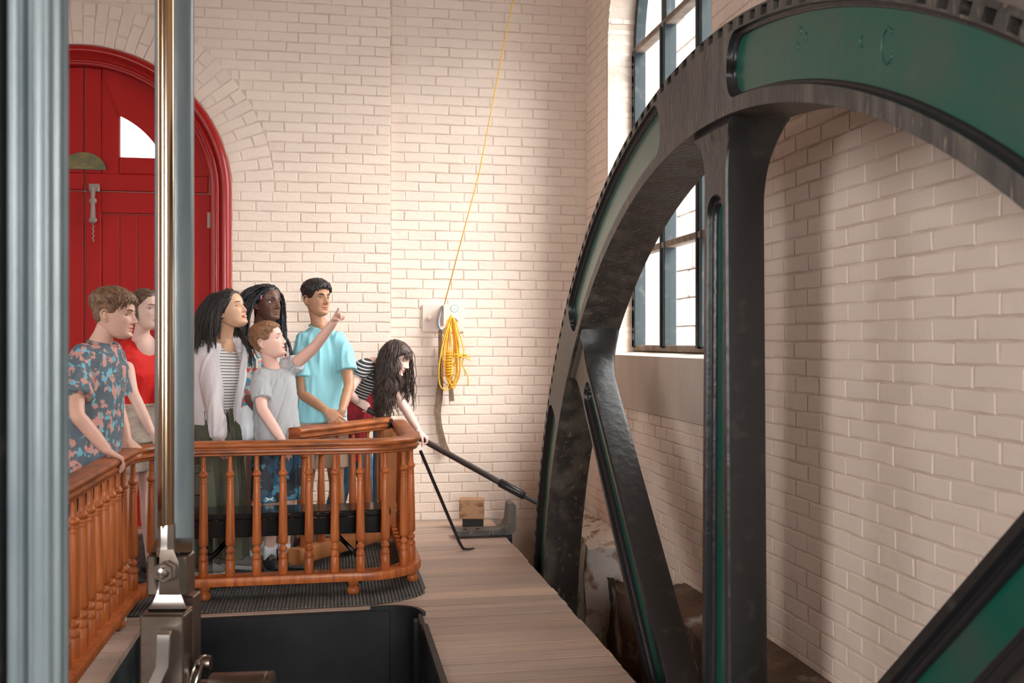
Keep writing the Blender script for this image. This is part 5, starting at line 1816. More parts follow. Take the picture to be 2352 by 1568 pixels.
# 3 ------------------------------------------------ girl in the hoodie
def person_hoodie():
    pr = ground_person(497, 5.92, 'dark-haired girl in a pale lavender hoodie and olive cargo pants looking up')
    sk = attr_mat('skin_tan', .42, (.70, .42, .27))
    H = Head(P(527, 712, 5.88), facing(-28) + V3(0, 0, .30), Zv + V3(-.1, 0, 0), 1.0, wide=1.0, open=.006, lip=(.86, .36, .34), nose=.85)
    f = facing(-48); r = right_of(f)
    nb = P(512, 782, 5.92); pel = P(487, 985, 5.93)
    shR, shL = P(482, 806, 5.86), P(544, 804, 6.04)
    elR, wrR = P(488, 905, 5.80), P(503, 1005, 5.76)
    elL, wrL = P(535, 905, 6.06), P(535, 1000, 6.05)
    a1, a2 = MB(), MB()
    arm(a1, shR, elR, wrR, .88); add_hand(a1, wrR, V3(.05, -.12, -1), V3(.6, -.6, 0), V3(.3, .8, 0), .86, (.35, .4, .45, .5), .2, .4)
    arm(a2, shL, elL, wrL, .88); add_hand(a2, wrL, V3(.1, 0, -1), V3(.3, -.8, 0), V3(-.7, -.2, 0), .86)
    core = MB()
    neck_into(core, H, nb - V3(0, 0, .03), .046)
    torso(core, [pel, (pel + nb) / 2, nb - V3(0, 0, .04)], r, r, [(0, .12, .08, 0), (.5, .11, .075, 0), (.86, .13, .07, 0), (1, .05, .05, 0)])
    core.sphere(nb + f * .045 - V3(0, 0, .05), (.050, .034, .065), 14, 10, np.stack([r, f, Zv], 1))
    hipR, hipL = pel + r * .075 - V3(0, 0, .05), pel - r * .075 - V3(0, 0, .05)
    an = []
    for hp, ox, oy in ((hipR, -.02, -.02), (hipL, .06, .03)):
        a_ = V3(hp[0] + ox, hp[1] + oy, .10); an.append((hp, a_))
        leg(core, hp, (hp + a_) / 2 + f * .02, a_, .85)
        shoe(pr, a_, facing(-25), .98, M_shoegrey, M_solew, M_shoeblack)
    lids = [H.eye(pr, sd, H.f + V3(.1, -.1, .12), (.03, .02, .015), sk, .28, -.36) for sd in (1, -1)]
    skin_body(pr, H, sk, [a1, a2], core, lids)
    obj('teeth', MB().tube([H.w(np.array([x, .0935 - abs(x) * .25, -.0650])) for x in np.linspace(-.013, .013, 7)], .0030, 6), M_white, pr, smooth=True)
    H.brow(pr, M_hairblack, .0022, .001)
    hl = lambda p: np.interp(np.abs(p), [0, .5, .9, 1.3, 1.8, 3.14], [.078, .068, .032, -.005, -.05, -.08])
    hm = hair_cap(H, hl, lambda p, z: np.interp(z, [-.08, .0, .06, .11], [.020, .016, .012, .010]), 8, .0015, 140)
    caps = [(shR, shL, .085), (nb, pel, .125), (H.c - V3(0, 0, .03), nb, .070)]
    strands(H, hm, 170, .30, .0026, 5, kids=6, krad=.006, wave=.003, wlen=.2, part=.012, zr=(.03, .112), pr=(-3.1, 3.1), grav=.30, capsules=caps, back=.9, seg=12, spread=.016, line=hl, guard=.084)
    strands(H, hm, 26, .40, .0026, 6, kids=6, krad=.006, wave=.006, wlen=.16, part=-.3, zr=(-.03, .06), pr=(-1.9, -1.4), grav=.3, capsules=caps, back=.3, seg=14, spread=.014, line=hl, guard=.088)
    obj('hair', hm, M_hairblack, pr, smooth=True)
    # striped shirt under an open hooded jacket
    tee = MB()
    torso(tee, [pel + V3(0, 0, .10), pel + (nb - pel) * .6, nb - V3(0, 0, .04)], r, r, [(0, .118, .095, 0), (.5, .112, .096, .01), (.85, .098, .085, .008), (1, .062, .06, .01)])
    cloth_obj('striped_shirt', tee, stripe_mat('striped_jersey', (.78, .76, .74), (.09, .085, .10), .0175, .28, (0.05, 0, 1)), pr, .008, 4, .003, Zv, 24, 7)
    jk = MB()
    torso(jk, [pel + V3(0, 0, .03), pel + (nb - pel) * .35, pel + (nb - pel) * .7, nb - V3(0, 0, .01)], r, r,
          [(0, .172, .122, -.030), (.25, .168, .112, -.040), (.6, .165, .105, -.036), (.82, .172, .090, -.024), (.92, .140, .075, -.022), (1, .085, .06, -.025)])
    for s_, e_, w_ in ((shR, elR, wrR), (shL, elL, wrL)):
        limb(jk, [s_ + (nb - s_) * .25, s_ + (e_ - s_) * .4, e_, e_ + (w_ - e_) * .6, w_], [.066, .066, .058, .050, .042], 18, 24, flat_end=True)
    cloth_obj('hooded_jacket', jk, M_hoodie, pr, .007, 4, .0085, Zv + V3(.12, 0, 0), 26, 11)
    hood = MB()
    hp_ = [nb + r * .085 + f * .045 - V3(0, 0, .075), nb + r * .105 - f * .005 - V3(0, 0, .005), nb + r * .075 - f * .085 + V3(0, 0, .0), nb - f * .125 - V3(0, 0, .02), nb - r * .075 - f * .085 + V3(0, 0, .0), nb - r * .105 - f * .005 - V3(0, 0, .005), nb - r * .085 + f * .05 - V3(0, 0, .075)]
    hood.tube(smooth_path(hp_, 30), np.interp(np.linspace(0, 1, 30), [0, .2, .5, .8, 1], [.014, .030, .044, .030, .014]), 14)
    cloth_obj('hood', hood, M_hoodie, pr, .007, 4, .006, V3(1, 0, 0), 30, 3)
    for s_, e_, w_ in ((shR, elR, wrR), (shL, elL, wrL)):
        d_ = unit(w_ - e_)
        obj('cuff', MB().tube([w_ - d_ * .055, w_ - d_ * .03, w_ + d_ * .012], [.045, .042, .038], 20), M_hoodie, pr, smooth=True)
    pt = MB()
    torso(pt, [pel + V3(0, 0, .13), pel, pel - V3(0, 0, .09)], r, r, [(0, .128, .100, .004), (.5, .140, .108, .004), (1, .158, .122, 0)])
    for hp, a_ in an:
        limb(pt, [hp + V3(0, 0, .05), (hp + a_) / 2 + f * .015, a_ + V3(0, 0, .05), a_ - V3(0, 0, .03)], [.100, .098, .095, .098], 18, 22, flat_end=True)
    cloth_obj('cargo_pants', pt, M_olive, pr, .009, 4, .010, Zv, 20, 8)
    k = (hipR + an[0][1]) / 2 + V3(0, 0, .12)
    pk_ = obj('cargo_pocket', MB().obox(k + f * .085 + r * .045, r, f, Zv, .060, .020, .085, .012), M_olive, pr)
    obj('pocket_flap', MB().obox(k + f * .090 + r * .045 + V3(0, 0, .070), r, f, Zv, .063, .020, .026, .008), M_olive, pk_)
    for q in (-.012, .012):
        b = pel + f * .128 + r * q + V3(0, 0, .115)
        obj('drawstring', MB().tube(smooth_path([b, b + f * .012 - V3(0, 0, .05), b + f * .008 + r * q - V3(0, 0, .13)], 10), .0032, 6), M_shoeblack, pr, smooth=True)

# 4 ------------------------------------------------ girl with braids
def person_braids():
    pr = ground_person(585, 6.25, 'girl with long black braids and a puff-sleeved flowered top standing behind the pointing boy')
    sk = attr_mat('skin_deep', .36, (.145, .072, .050))
    H = Head(P(613, 696, 6.22), facing(-44) + V3(0, 0, .05), Zv, 1.0, wide=.98, lip=(1.5, 1.0, 1.05), nose=.95)
    f = facing(-55); r = right_of(f)
    nb = P(590, 765, 6.28); pel = P(585, 975, 6.28)
    shR, shL = P(551, 795, 6.22), P(634, 790, 6.40)
    elR, wrR = P(556, 890, 6.24), P(592, 945, 6.12)
    elL, wrL = P(640, 890, 6.42), P(615, 950, 6.22)
    a1, a2 = MB(), MB()
    arm(a1, shR, elR, wrR, .90); add_hand(a1, wrR, V3(.6, -.2, -.4), V3(0, -.4, .8), V3(0, .8, 0), .86)
    arm(a2, shL, elL, wrL, .90); add_hand(a2, wrL, V3(-.6, -.2, -.4), V3(0, -.4, .8), V3(0, .8, 0), .86)
    core = MB()
    neck_into(core, H, nb - V3(0, 0, .03), .045)
    torso(core, [pel, (pel + nb) / 2, nb - V3(0, 0, .04)], r, r, [(0, .12, .08, 0), (.5, .11, .075, 0), (.86, .15, .075, 0), (1, .06, .05, 0)])
    hipR, hipL = pel + r * .08 - V3(0, 0, .06), pel - r * .08 - V3(0, 0, .06)
    for hp, ox, oy in ((hipR, .0, -.06), (hipL, .02, .02)):
        a_ = V3(hp[0] + ox, hp[1] + oy, .11)
        leg(core, hp, (hp + a_) / 2 + f * .02, a_, .92)
        shoe(pr, a_, facing(-60), 1.0, M_shoesky, M_solew, M_solew)
    lids = [H.eye(pr, sd, H.f + V3(.12, 0, .06), (.02, .012, .008), sk, .40, -.44) for sd in (1, -1)]
    skin_body(pr, H, sk, [a1, a2], core, lids)
    H.brow(pr, M_hairjet, .0024, .002)
    hl = lambda p: np.interp(np.abs(p), [0, .55, .95, 1.35, 1.8, 3.14], [.074, .066, .040, .004, -.05, -.08])
    hm = hair_cap(H, hl, lambda p, z: .008 + 0 * z, 8, .002, 140)
    caps = [(shR, shL, .075), (nb, pel, .12), (H.c - V3(0, 0, .03), nb, .066)]
    strands(H, hm, 66, .46, .0078, 15, wave=.002, wlen=.1, part=.0, zr=(.02, .113), pr=(-3.1, 3.1), grav=.24, capsules=caps, back=.75, seg=16, spread=.008, beads=.20, sides=7, endw=.7, line=hl)
    strands(H, hm, 14, .40, .0075, 16, part=-.4, zr=(.02, .07), pr=(1.3, 1.9), grav=.34, capsules=caps, back=.35, seg=16, spread=.006, beads=.20, sides=7, endw=.7, wave=.002, line=hl, guard=.090)
    strands(H, hm, 8, .36, .0075, 18, part=.4, zr=(.02, .07), pr=(-1.9, -1.3), grav=.34, capsules=caps, back=.35, seg=16, spread=.006, beads=.20, sides=7, endw=.7, wave=.002, line=hl, guard=.090)
    obj('hair', hm, M_hairjet, pr, smooth=True)
    cl = H.w(np.array([.082, .030, .030]))
    bf = MB()
    for s_ in (1, -1):
        for z_, k_ in ((.006, 1.0), (-.006, .8)):
            bf.sphere(cl + H.f * s_ * .008 + H.u * z_, np.array([.004, .009, .008]) * k_, 8, 6, np.stack([H.r, H.f, H.u], 1))
    ho = obj('hair_clip', bf, M_pink, pr, smooth=True)
    ho['label'] = 'pink butterfly hair clip'
    sh = MB()
    torso(sh, [pel + V3(0, 0, .10), pel + (nb - pel) * .6, nb - V3(0, 0, .05)], r, r,
          [(0, .125, .09, 0), (.3, .122, .09, 0), (.6, .138, .105, .008), (.85, .165, .09, 0), (1, .125, .07, 0)])
    cloth_obj('flowered_top', sh, M_tropic, pr, .008, 4, .004, Zv, 24, 7)
    for nm, s_, e_ in (('R', shR, elR), ('L', shL, elL)):
        sl = MB()
        limb(sl, [s_ + (nb - s_) * .22 + V3(0, 0, .0), s_ + (e_ - s_) * .25, s_ + (e_ - s_) * .48, s_ + (e_ - s_) * .60], [.060, .074, .066, .050], 20, 18)
        cloth_obj('puff_sleeve', sl, M_tropic, pr, .006, 3, .006, (e_ - s_), 60, 9)
        d_ = unit(e_ - s_)
        c_ = s_ + (e_ - s_) * .58
        obj('sleeve_band', MB().tube([c_ - d_ * .012, c_, c_ + d_ * .014], [.056, .054, .057], 20), M_tropic, pr, smooth=True)
    pt = MB()
    torso(pt, [pel + V3(0, 0, .13), pel, pel - V3(0, 0, .08)], r, r, [(0, .125, .095, 0), (.5, .150, .110, 0), (1, .165, .120, 0)])
    for hp in (hipR, hipL): limb(pt, [hp + V3(0, 0, .05), hp - V3(0, 0, .12)], [.092, .094], 16, 12, flat_end=True)
    cloth_obj('white_shorts', pt, M_whitecloth, pr, .009, 4, .004, Zv, 24, 6)
    obj('shorts_button', MB().lathe([(.010, 0), (.010, .004)], 12, pel + f * .10 + r * .03 + V3(0, 0, .105), f), M_latch, pr)

# 5 ------------------------------------------------ pointing boy
def person_pointing():
    pr = ground_person(632, 6.0, 'ginger-haired boy in a grey T-shirt pointing up with his left arm')
    sk = attr_mat('skin_fair', .45, (.80, .50, .41))
    H = Head(P(616, 783, 5.95), facing(-16) + V3(0, 0, .26), Zv + V3(-.12, 0, 0), .96, wide=1.0, open=.001, lip=(.88, .36, .36), nose=.85)
    f = facing(-52); r = right_of(f)
    nb = P(627, 842, 5.98); pel = P(637, 1010, 6.0)
    shR, shL = P(598, 866, 5.90), P(664, 848, 6.06)
    elR, wrR = P(602, 938, 5.80), P(648, 1010, 5.74)
    elL, wrL = P(722, 797, 5.96), P(768, 738, 5.84)
    a1, a2 = MB(), MB()
    arm(a1, shR, elR, wrR, .88); add_hand(a1, wrR, P(664, 1056, 5.72) - wrR, V3(.4, -.8, .2), V3(-.3, .7, 0), .80, (.35, .4, .45, .5), .2, .4)
    arm(a2, shL, elL, wrL, .90)
    dd_ = P(795, 695, 5.74) - wrL
    add_hand(a2, wrL, dd_, V3(-.4, -.5, .7), V3(.45, -.75, -.1), .80, (.02, .95, 1.1, 1.15), .9, .25)
    core = MB()
    neck_into(core, H, nb - V3(0, 0, .03), .046)
    torso(core, [pel, (pel + nb) / 2, nb - V3(0, 0, .04)], r, r, [(0, .11, .08, 0), (.5, .11, .075, 0), (.86, .12, .07, 0), (1, .05, .05, 0)])
    hipR, hipL = pel + r * .07 - V3(0, 0, .05), pel - r * .07 - V3(0, 0, .05)
    for hp, ax, td in ((hipR, P(620, 784, 5.98), facing(-75)), (hipL, P(653, 784, 6.08), facing(-25))):
        a_ = V3(ax[0], ax[1], .105)
        leg(core, hp, (hp + a_) / 2 + f * .02, a_, .88)
        sk_ = MB().tube([a_ + V3(0, 0, .055), a_ + V3(0, 0, .05), a_ - V3(0, 0, .03)], [.034, .037, .040], 16)
        obj('sock', sk_, M_whitecloth, pr, smooth=True)
        shoe(pr, a_, td, .95, M_shoeblack, M_shoegrey, M_shoegrey)
    lids = [H.eye(pr, sd, H.f + V3(0, -.25, .1), (.12, .16, .18), sk, .22, -.34) for sd in (1, -1)]
    skin_body(pr, H, sk, [a1, a2], core, lids)
    H.brow(pr, M_hairginger, .0020)
    hl = lambda p: np.interp(np.abs(p), [0, .6, .95, 1.2, 1.45, 1.75, 2.1, 3.14], [.066, .060, .040, .002, -.002, .012, -.045, -.065])
    hm = hair_cap(H, hl,
                  lambda p, z: np.interp(z, [-.06, .03, .07, .12], [.006, .010, .016, .016]), 5, .002, 150)
    out = lambda p, z: np.interp(z, [-.06, .03, .07, .12], [.006, .010, .016, .016])
    tufts(H, hm, 380, (.03, .112), (-3.1, 3.1), out, .042, lambda b, n, g: (.55 + g.normal(0, .2), (.75 if b[1] < .02 else .15) + g.normal(0, .2), .0), .0034, .15, 3, .25, line=hl)
    tufts(H, hm, 260, (-.05, .06), (1.75, 4.5), out, .035, lambda b, n, g: (g.normal(0, .15), .0, -1), .0030, .1, 8, .10, line=hl)
    tufts(H, hm, 60, (.066, .08), (-.7, .7), out, .034, lambda b, n, g: (.9 + g.normal(0, .2), .35, .15), .0034, .1, 6, .6, line=hl)
    obj('hair', hm, M_hairginger, pr, smooth=True)
    sh = MB()
    hem = pel - V3(0, 0, .0)
    torso(sh, [hem, hem + (nb - hem) * .4, hem + (nb - hem) * .75, nb - V3(0, 0, .012)], r, r,
          [(0, .144, .118, 0), (.35, .130, .107, .004), (.65, .130, .102, .004), (.80, .134, .092, 0), (.91, .115, .08, 0), (1, .062, .060, 0)])
    limb(sh, [shR + (nb - shR) * .25, shR + (elR - shR) * .3, shR + (elR - shR) * .72], [.054, .058, .060], 18, 16, flat_end=True)
    limb(sh, [shL + (nb - shL) * .35, shL + (elL - shL) * .05, shL + (elL - shL) * .34], [.056, .058, .056], 18, 16, flat_end=True)
    cloth_obj('shirt', sh, M_greytee, pr, .006, 5, .0065, (nb - pel) + V3(.22, 0, 0), 28, 21)
    obj('collar', MB().tube(ring_path(nb - V3(0, 0, .006), r, f, .063, .064, -.014), .0058, 8), M_greytee, pr, smooth=True)
    pt = MB()
    torso(pt, [pel + V3(0, 0, .06), pel - V3(0, 0, .08)], r, r, [(0, .105, .085, 0), (1, .140, .110, 0)])
    for hp in (hipR, hipL): limb(pt, [hp + V3(0, 0, .04), hp - V3(0, 0, .18), hp - V3(0, 0, .31)], [.088, .092, .096], 18, 14, flat_end=True)
    so_ = cloth_obj('sport_shorts', pt, M_camo, pr, .007, 4, .0070, Zv, 28, 6)
    lg = MB()
    lc = hipR - V3(0, 0, .285) + facing(-80) * .099
    lr = right_of(facing(-80))
    for sgn in (1, -1):
        for q in (-.016, .016):
            pts = [lc - lr * q * 1.25 + Zv * sgn * .012 + facing(-80) * .001, lc - lr * q + Zv * sgn * .004 + facing(-80) * .002, lc - lr * q * .3 + Zv * sgn * .0035 + facing(-80) * .003]
            lg.tube(smooth_path(pts, 8), [.0028] * 8, 5)
    lg.tube([lc - lr * .013, lc + facing(-80) * .003, lc + lr * .013], .0030, 5)
    lo_ = obj('shorts_logo', lg, M_white, so_, smooth=True)
    lo_['label'] = 'small white interlocking emblem'

# 6 ------------------------------------------------ boy in cyan
def person_cyan():
    pr = ground_person(738, 6.55, 'tall black-haired boy in a light cyan T-shirt with hands clasped in front')
    sk = attr_mat('skin_brown', .42, (.50, .265, .155))
    H = Head(P(728, 686, 6.52), facing(-52) + V3(0, 0, .03), Zv, 1.0, wide=.98, lip=(.92, .62, .60), nose=1.12)
    f = facing(-76); r = right_of(f)
    nb = P(735, 747, 6.56); pel = P(738, 958, 6.56)
    shR, shL = P(694, 780, 6.50), P(786, 780, 6.56)
    elR, wrR = P(696, 905, 6.46), P(750, 943, 6.30)
    elL, wrL = P(802, 885, 6.48), P(785, 945, 6.31)
    a1, a2 = MB(), MB()
    arm(a1, shR, elR, wrR, .95); add_hand(a1, wrR, P(778, 968, 6.27) - wrR, V3(.3, -.4, .8), V3(0, .9, 0), .95, (.45, .5, .5, .55), .3, .4)
    arm(a2, shL, elL, wrL, .95); add_hand(a2, wrL, P(772, 972, 6.30) - wrL, V3(-.8, -.2, .2), V3(-.2, .9, 0), .95, (.4, .45, .5, .55), .3, .4)
    core = MB()
    neck_into(core, H, nb - V3(0, 0, .02), .050)
    torso(core, [pel, (pel + nb) / 2, nb - V3(0, 0, .04)], r, r, [(0, .12, .08, 0), (.5, .12, .08, 0), (.86, .15, .075, 0), (1, .06, .05, 0)])
    core.sphere(nb + f * .045 - V3(0, 0, .04), (.04, .04, .045), 14, 10)
    hipR, hipL = pel + r * .08 - V3(0, 0, .07), pel - r * .08 - V3(0, 0, .07)
    for hp, o in ((hipR, -.05), (hipL, .03)):
        a_ = V3(hp[0] + o, hp[1] - .02, .105)
        leg(core, hp, (hp + a_) / 2 + f * .02, a_, .95)
        shoe(pr, a_, facing(-70), 1.05, M_shoeblack, M_shoeblack, M_shoegrey)
    lids = [H.eye(pr, sd, H.f + V3(.15, 0, .0), (.03, .018, .012), sk, .26, -.36) for sd in (1, -1)]
    skin_body(pr, H, sk, [a1, a2], core, lids)
    H.brow(pr, M_hairblack, .0034, -.001)
    hl = lambda p: np.interp(np.abs(p), [0, .6, .9, 1.15, 1.4, 1.75, 2.1, 3.14], [.060, .056, .036, -.004, -.008, .008, -.04, -.06])
    hm = hair_cap(H, hl,
                  lambda p, z: np.interp(z, [-.06, .02, .045, .07, .12], [.004, .006, .014, .022, .022]), 5, .004, 170)
    out = lambda p, z: np.interp(z, [.0, .03, .05, .07, .12], [.005, .008, .016, .023, .023])
    tufts(H, hm, 320, (.045, .113), (-3.1, 3.1), out, .030, lambda b, n, g: g.normal(0, 1, 3), .0050, .9, 3, .55, 7, line=hl)
    tufts(H, hm, 46, (.056, .07), (-.8, .8), out, .030, lambda b, n, g: (g.normal(0, .6), .6, -.3), .0050, .7, 4, .6, 7, line=hl)
    obj('hair', hm, M_hairblack, pr, smooth=True)
    sh = MB()
    hem = pel + V3(0, 0, -.03)
    torso(sh, [hem, hem + (nb - hem) * .35, hem + (nb - hem) * .7, nb - V3(0, 0, .015)], r, r,
          [(0, .168, .126, .0), (.3, .155, .114, 0), (.62, .158, .112, .0), (.80, .162, .098, 0), (.90, .138, .085, 0), (.97, .088, .072, 0), (1, .070, .066, 0)])
    for s_, e_ in ((shR, elR), (shL, elL)):
        limb(sh, [s_ + (nb - s_) * .22, s_ + (e_ - s_) * .3, s_ + (e_ - s_) * .68], [.056, .062, .070], 18, 16, flat_end=True)
    cloth_obj('shirt', sh, M_cyan, pr, .007, 4, .0075, Zv + V3(.05, 0, 0), 28, 31)
    cp = ring_path(nb - V3(0, 0, .004), r, f, .070, .070, -.016)
    cp[:, 2] -= .030 * np.exp(-((np.linspace(0, 2 * math.pi, 40) - math.pi / 2) / .5) ** 2)
    obj('collar', MB().tube(cp, .006, 8), M_cyan, pr, smooth=True)
    pt = MB()
    torso(pt, [pel + V3(0, 0, .08), pel - V3(0, 0, .09)], r, r, [(0, .125, .09, 0), (1, .148, .108, 0)])
    for hp in (hipR, hipL): limb(pt, [hp + V3(0, 0, .04), hp - V3(0, 0, .26)], [.095, .100], 18, 14, flat_end=True)
    cloth_obj('shorts', pt, M_tan, pr, .008, 4, .0055, Zv, 28, 6)

# 7 ------------------------------------------------ woman at the lever
def person_lever():
    pr = ground_person(805, 7.05, 'woman with long wavy brown hair in red overalls bending to push the lever')
    sk = attr_mat('skin_pale', .45, (.84, .58, .49))
    H = Head(P(911, 822, 6.92), facing(-24) + V3(0, 0, -.42), Zv + V3(.3, 0, 0), .97, wide=.96, lip=(.85, .36, .38))
    f = unit(facing(-25) + V3(0, 0, -.5)); r = right_of(f)
    nb = P(868, 838, 6.98); pel = P(800, 985, 7.10)
    shR, shL = P(834, 842, 6.84), P(888, 858, 7.10)
    elR, wrR = P(800, 900, 6.74), P(822, 920, 6.86)
    elL, wrL = P(935, 945, 7.02), P(966, 1002, 6.84)
    grip = lambda u, v: LV0 + dl * ((P(u, v, 6.9) - LV0) @ dl)
    a1, a2 = MB(), MB()
    g1_, g2_ = grip(838, 936), grip(980, 1022)
    pn1 = unit(g1_ - (wrR + V3(0, 0, .02)))
    wr1 = g1_ + V3(-.055, -.035, .045)
    arm(a1, shR, elR, wr1, .92); add_hand(a1, wr1, g1_ + V3(.01, -.025, .012) - wr1, V3(.5, 0, .8), V3(.1, .75, -.6), .88, (.9, .95, 1.0, 1.0), .7, .4)
    wr2 = g2_ + V3(-.05, -.01, .075)
    arm(a2, shL, elL, wr2, .92); add_hand(a2, wr2, g2_ + V3(.015, -.01, .018) - wr2, V3(-.4, -.6, -.2), V3(-.2, .1, -1), .88, (.9, .95, 1.0, 1.0), .7, .4)
    core = MB()
    neck_into(core, H, nb, .045)
    torso(core, [pel, (pel + nb) / 2, nb - unit(nb - pel) * .04], right_of(facing(-25)), r, [(0, .13, .085, 0), (.5, .115, .08, 0), (.86, .14, .075, 0), (1, .06, .05, 0)])
    fr = facing(-25); rr_ = right_of(fr)
    hipR, hipL = pel + rr_ * .085 - V3(0, 0, .05), pel - rr_ * .085 - V3(0, 0, .05)
    an = []
    for hp, o in ((hipR, -.10), (hipL, .12)):
        a_ = V3(hp[0] + o, hp[1] + .02, .10); an.append((hp, a_))
        leg(core, hp, (hp + a_) / 2 + fr * .04, a_, .92)
        shoe(pr, a_, fr, 1.0, M_shoeblack, M_solew, M_shoegrey)
    lids = [H.eye(pr, sd, H.f + V3(0, 0, -.3), (.06, .04, .025), sk, .06, -.28) for sd in (1, -1)]
    skin_body(pr, H, sk, [a1, a2], core, lids)
    H.brow(pr, M_hairwavy, .0024)
    hl = lambda p: np.interp(np.abs(p), [0, .4, .8, 1.1, 1.5, 3.14], [.060, .056, .042, .020, -.05, -.085])
    hm = hair_cap(H, hl, lambda p, z: .012 + 0 * z, 8, .002, 120)
    caps = [(nb, pel, .10), (H.c - H.u * .05, nb, .06)]
    strands(H, hm, 95, .46, .0024, 25, kids=8, krad=.007, wave=.010, wlen=.12, guard=.086, part=-.15, zr=(-.03, .112), pr=(1.6, 2.7), grav=.36, capsules=caps, back=.05, seg=18, spread=.016, out0=.014, line=hl)
    strands(H, hm, 40, .44, .0024, 26, kids=7, krad=.008, wave=.010, wlen=.12, guard=.086, part=.15, zr=(.0, .112), pr=(-3.1, -1.0), grav=.36, capsules=caps, back=.05, seg=18, spread=.016, out0=.014, line=hl)
    tufts(H, hm, 60, (.05, .075), (-.9, .9), lambda p, z: .012, .06, lambda b, n, g: (g.normal(0, .25) + .3, .3, -.7), .0045, .15, 9, .2, line=hl)
    obj('hair', hm, M_hairwavy, pr, smooth=True)
    tee = MB()
    sd = nb - pel
    torso(tee, [pel + sd * .28, pel + sd * .6, nb - sd * .05], rr_, r, [(0, .130, .10, 0), (.5, .145, .108, 0), (.8, .160, .10, 0), (.93, .125, .08, 0), (1, .070, .062, 0)])
    for s_, e_ in ((shR, elR), (shL, elL)):
        limb(tee, [s_ + (nb - s_) * .3, s_ + (e_ - s_) * .1, s_ + (e_ - s_) * .42], [.060, .066, .060], 18, 14, flat_end=True)
    cloth_obj('striped_shirt', tee, stripe_mat('black_striped_jersey', (.028, .028, .032), (.62, .60, .57), .021, .30, unit(sd) + V3(0, 0, .2)), pr, .007, 4, .003, sd, 24, 7)
    ov = MB()
    torso(ov, [pel - V3(0, 0, .06), pel + sd * .32, pel + sd * .74], rr_, r, [(0, .160, .125, 0), (.35, .150, .120, 0), (.7, .146, .116, .004), (1, .118, .112, .016)])
    cloth_obj('overalls_bib', ov, M_burgundy, pr, .008, 4, .0055, sd, 30, 8)
    fb = np.cross(unit(sd), r)
    for s_ in (1, -1):
        a_, b_ = pel + sd * .70 + r * s_ * .080 + fb * .120, pel + sd * .93 + r * s_ * .075 + fb * .075
        q = [a_, (a_ + b_) / 2 + fb * .022, b_, b_ - fb * .07 + unit(sd) * .05, b_ - fb * .16, pel + sd * .55 + r * s_ * .05 - fb * .115]
        obj('overall_strap', MB().tube(smooth_path(q, 22), .015, 8, flat=.35, up=fb), M_burgundy, pr, smooth=True)
    sk_ = MB()
    torso(sk_, [pel + V3(0, 0, .08), pel - V3(0, 0, .12)], rr_, rr_, [(0, .145, .115, 0), (1, .165, .125, 0)])
    for hp, a_ in an: limb(sk_, [hp + V3(0, 0, .05), hp + (a_ - hp) * .30], [.10, .098], 18, 12, flat_end=True)
    cloth_obj('overalls_seat', sk_, M_burgundy, pr, .008, 4, .008, Zv, 30, 5)
    pt = MB()
    for hp, a_ in an: limb(pt, [hp, (hp + a_) / 2 + fr * .04, a_ - V3(0, 0, .03)], [.088, .072, .055], 16, 18, flat_end=True)
    cloth_obj('jeans', pt, M_jeans, pr, .010, 4, .005, Zv, 24, 3)

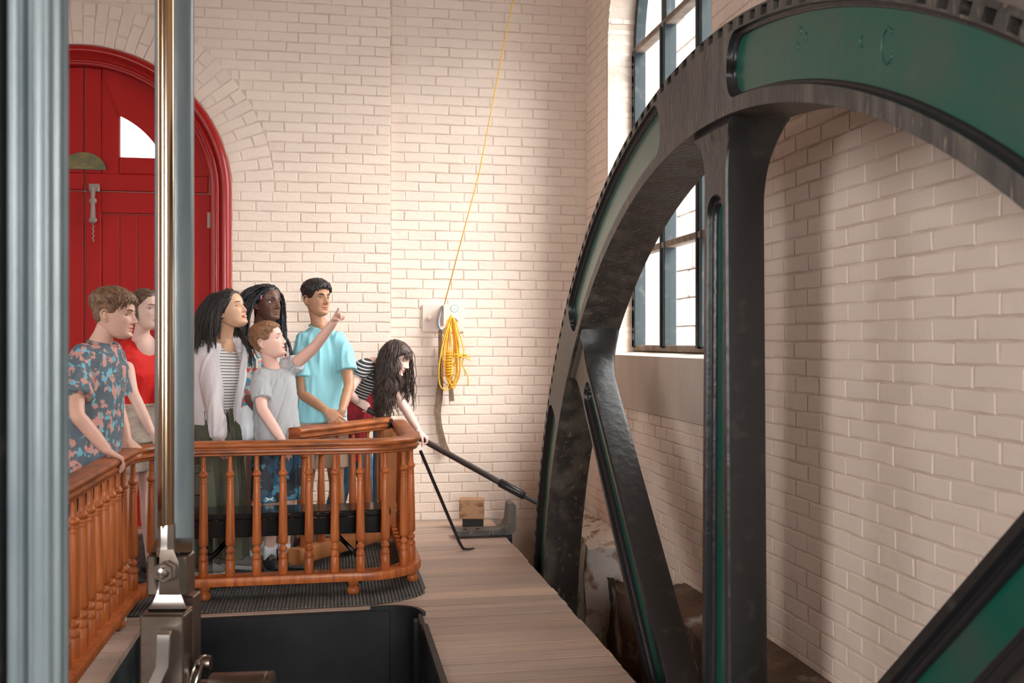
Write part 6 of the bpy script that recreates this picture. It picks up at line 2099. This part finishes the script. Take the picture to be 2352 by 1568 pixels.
M_floral = mat('flowered_cotton', (.125, .165, .195), .85, col2=(.66, .33, .28), scale=26, lo=.535, hi=.575, detail=4, stretch=(1, 1, .8), col3=(.20, .50, .60), scale3=30, lo3=.585, hi3=.62, bump=.2, bscale=60)
M_navy = mat('navy_shorts', (.02, .024, .04), .85)
M_redshirt = mat('red_jersey', (.78, .018, .014), .75, bump=.15, bscale=80)
M_beige = mat('beige_twill', (.58, .49, .41), .85, col2=(.50, .42, .35), scale=14, bump=.3, bscale=90)
M_hoodie = mat('pale_lavender_fleece', (.72, .67, .69), .9, bump=.25, bscale=120)
M_olive = mat('olive_cotton', (.125, .125, .085), .9, col2=(.10, .10, .066), scale=9, bump=.3, bscale=60)
M_tropic = mat('tropical_print', (.60, .55, .50), .85, col2=(.06, .30, .42), scale=22, lo=.50, hi=.54, detail=2, col3=(.62, .10, .075), scale3=26, lo3=.55, hi3=.58)
M_whitecloth = mat('white_cotton', (.74, .76, .78), .85, bump=.2, bscale=60)
M_greytee = mat('heather_grey_jersey', (.43, .44, .455), .85, bump=.15, bscale=100)
M_camo = mat('blue_patterned_polyester', (.020, .075, .135), .6, col2=(.012, .018, .03), scale=11, lo=.46, hi=.50, detail=2, col3=(.07, .24, .34), scale3=14, lo3=.56, hi3=.59)
M_cyan = mat('light_cyan_jersey', (.30, .66, .74), .82, bump=.15, bscale=80)
M_tan = mat('tan_twill', (.52, .38, .27), .85, bump=.2, bscale=80)
M_burgundy = mat('burgundy_corduroy', (.36, .018, .028), .8, col2=(.26, .012, .02), scale=12, bump=.3, bscale=60)
M_jeans = mat('blue_denim', (.05, .15, .24), .85, col2=(.03, .09, .15), scale=14, bump=.3, bscale=90)
M_shoeblack = mat('black_shoe', (.018, .018, .02), .6)
M_shoegrey = mat('grey_shoe_trim', (.22, .21, .20), .7)
M_shoesky = mat('pale_blue_shoe', (.55, .68, .76), .6)
M_solew = mat('white_rubber_sole', (.70, .70, .68), .6)
M_pink = mat('pink_clip', (.75, .22, .62), .3)
M_hairbrown = hair_mat('brown_hair', (.145, .075, .042), (.30, .165, .095))
M_hairlight = hair_mat('light_brown_hair', (.11, .065, .042), (.20, .12, .075))
M_hairblack = hair_mat('black_hair', (.014, .011, .010), (.035, .027, .024), .34)
M_hairjet = hair_mat('jet_black_braids', (.010, .010, .011), (.022, .022, .024), .40)
M_hairginger = hair_mat('ginger_brown_hair', (.20, .095, .045), (.36, .19, .10))
M_hairwavy = hair_mat('dark_wavy_hair', (.038, .022, .017), (.085, .050, .038), .36)

for fn in (person_flowered, person_red, person_hoodie, person_braids, person_pointing, person_cyan, person_lever):
    fn()

for o in bpy.data.objects:
    if '_o' in o:
        del o['_o']
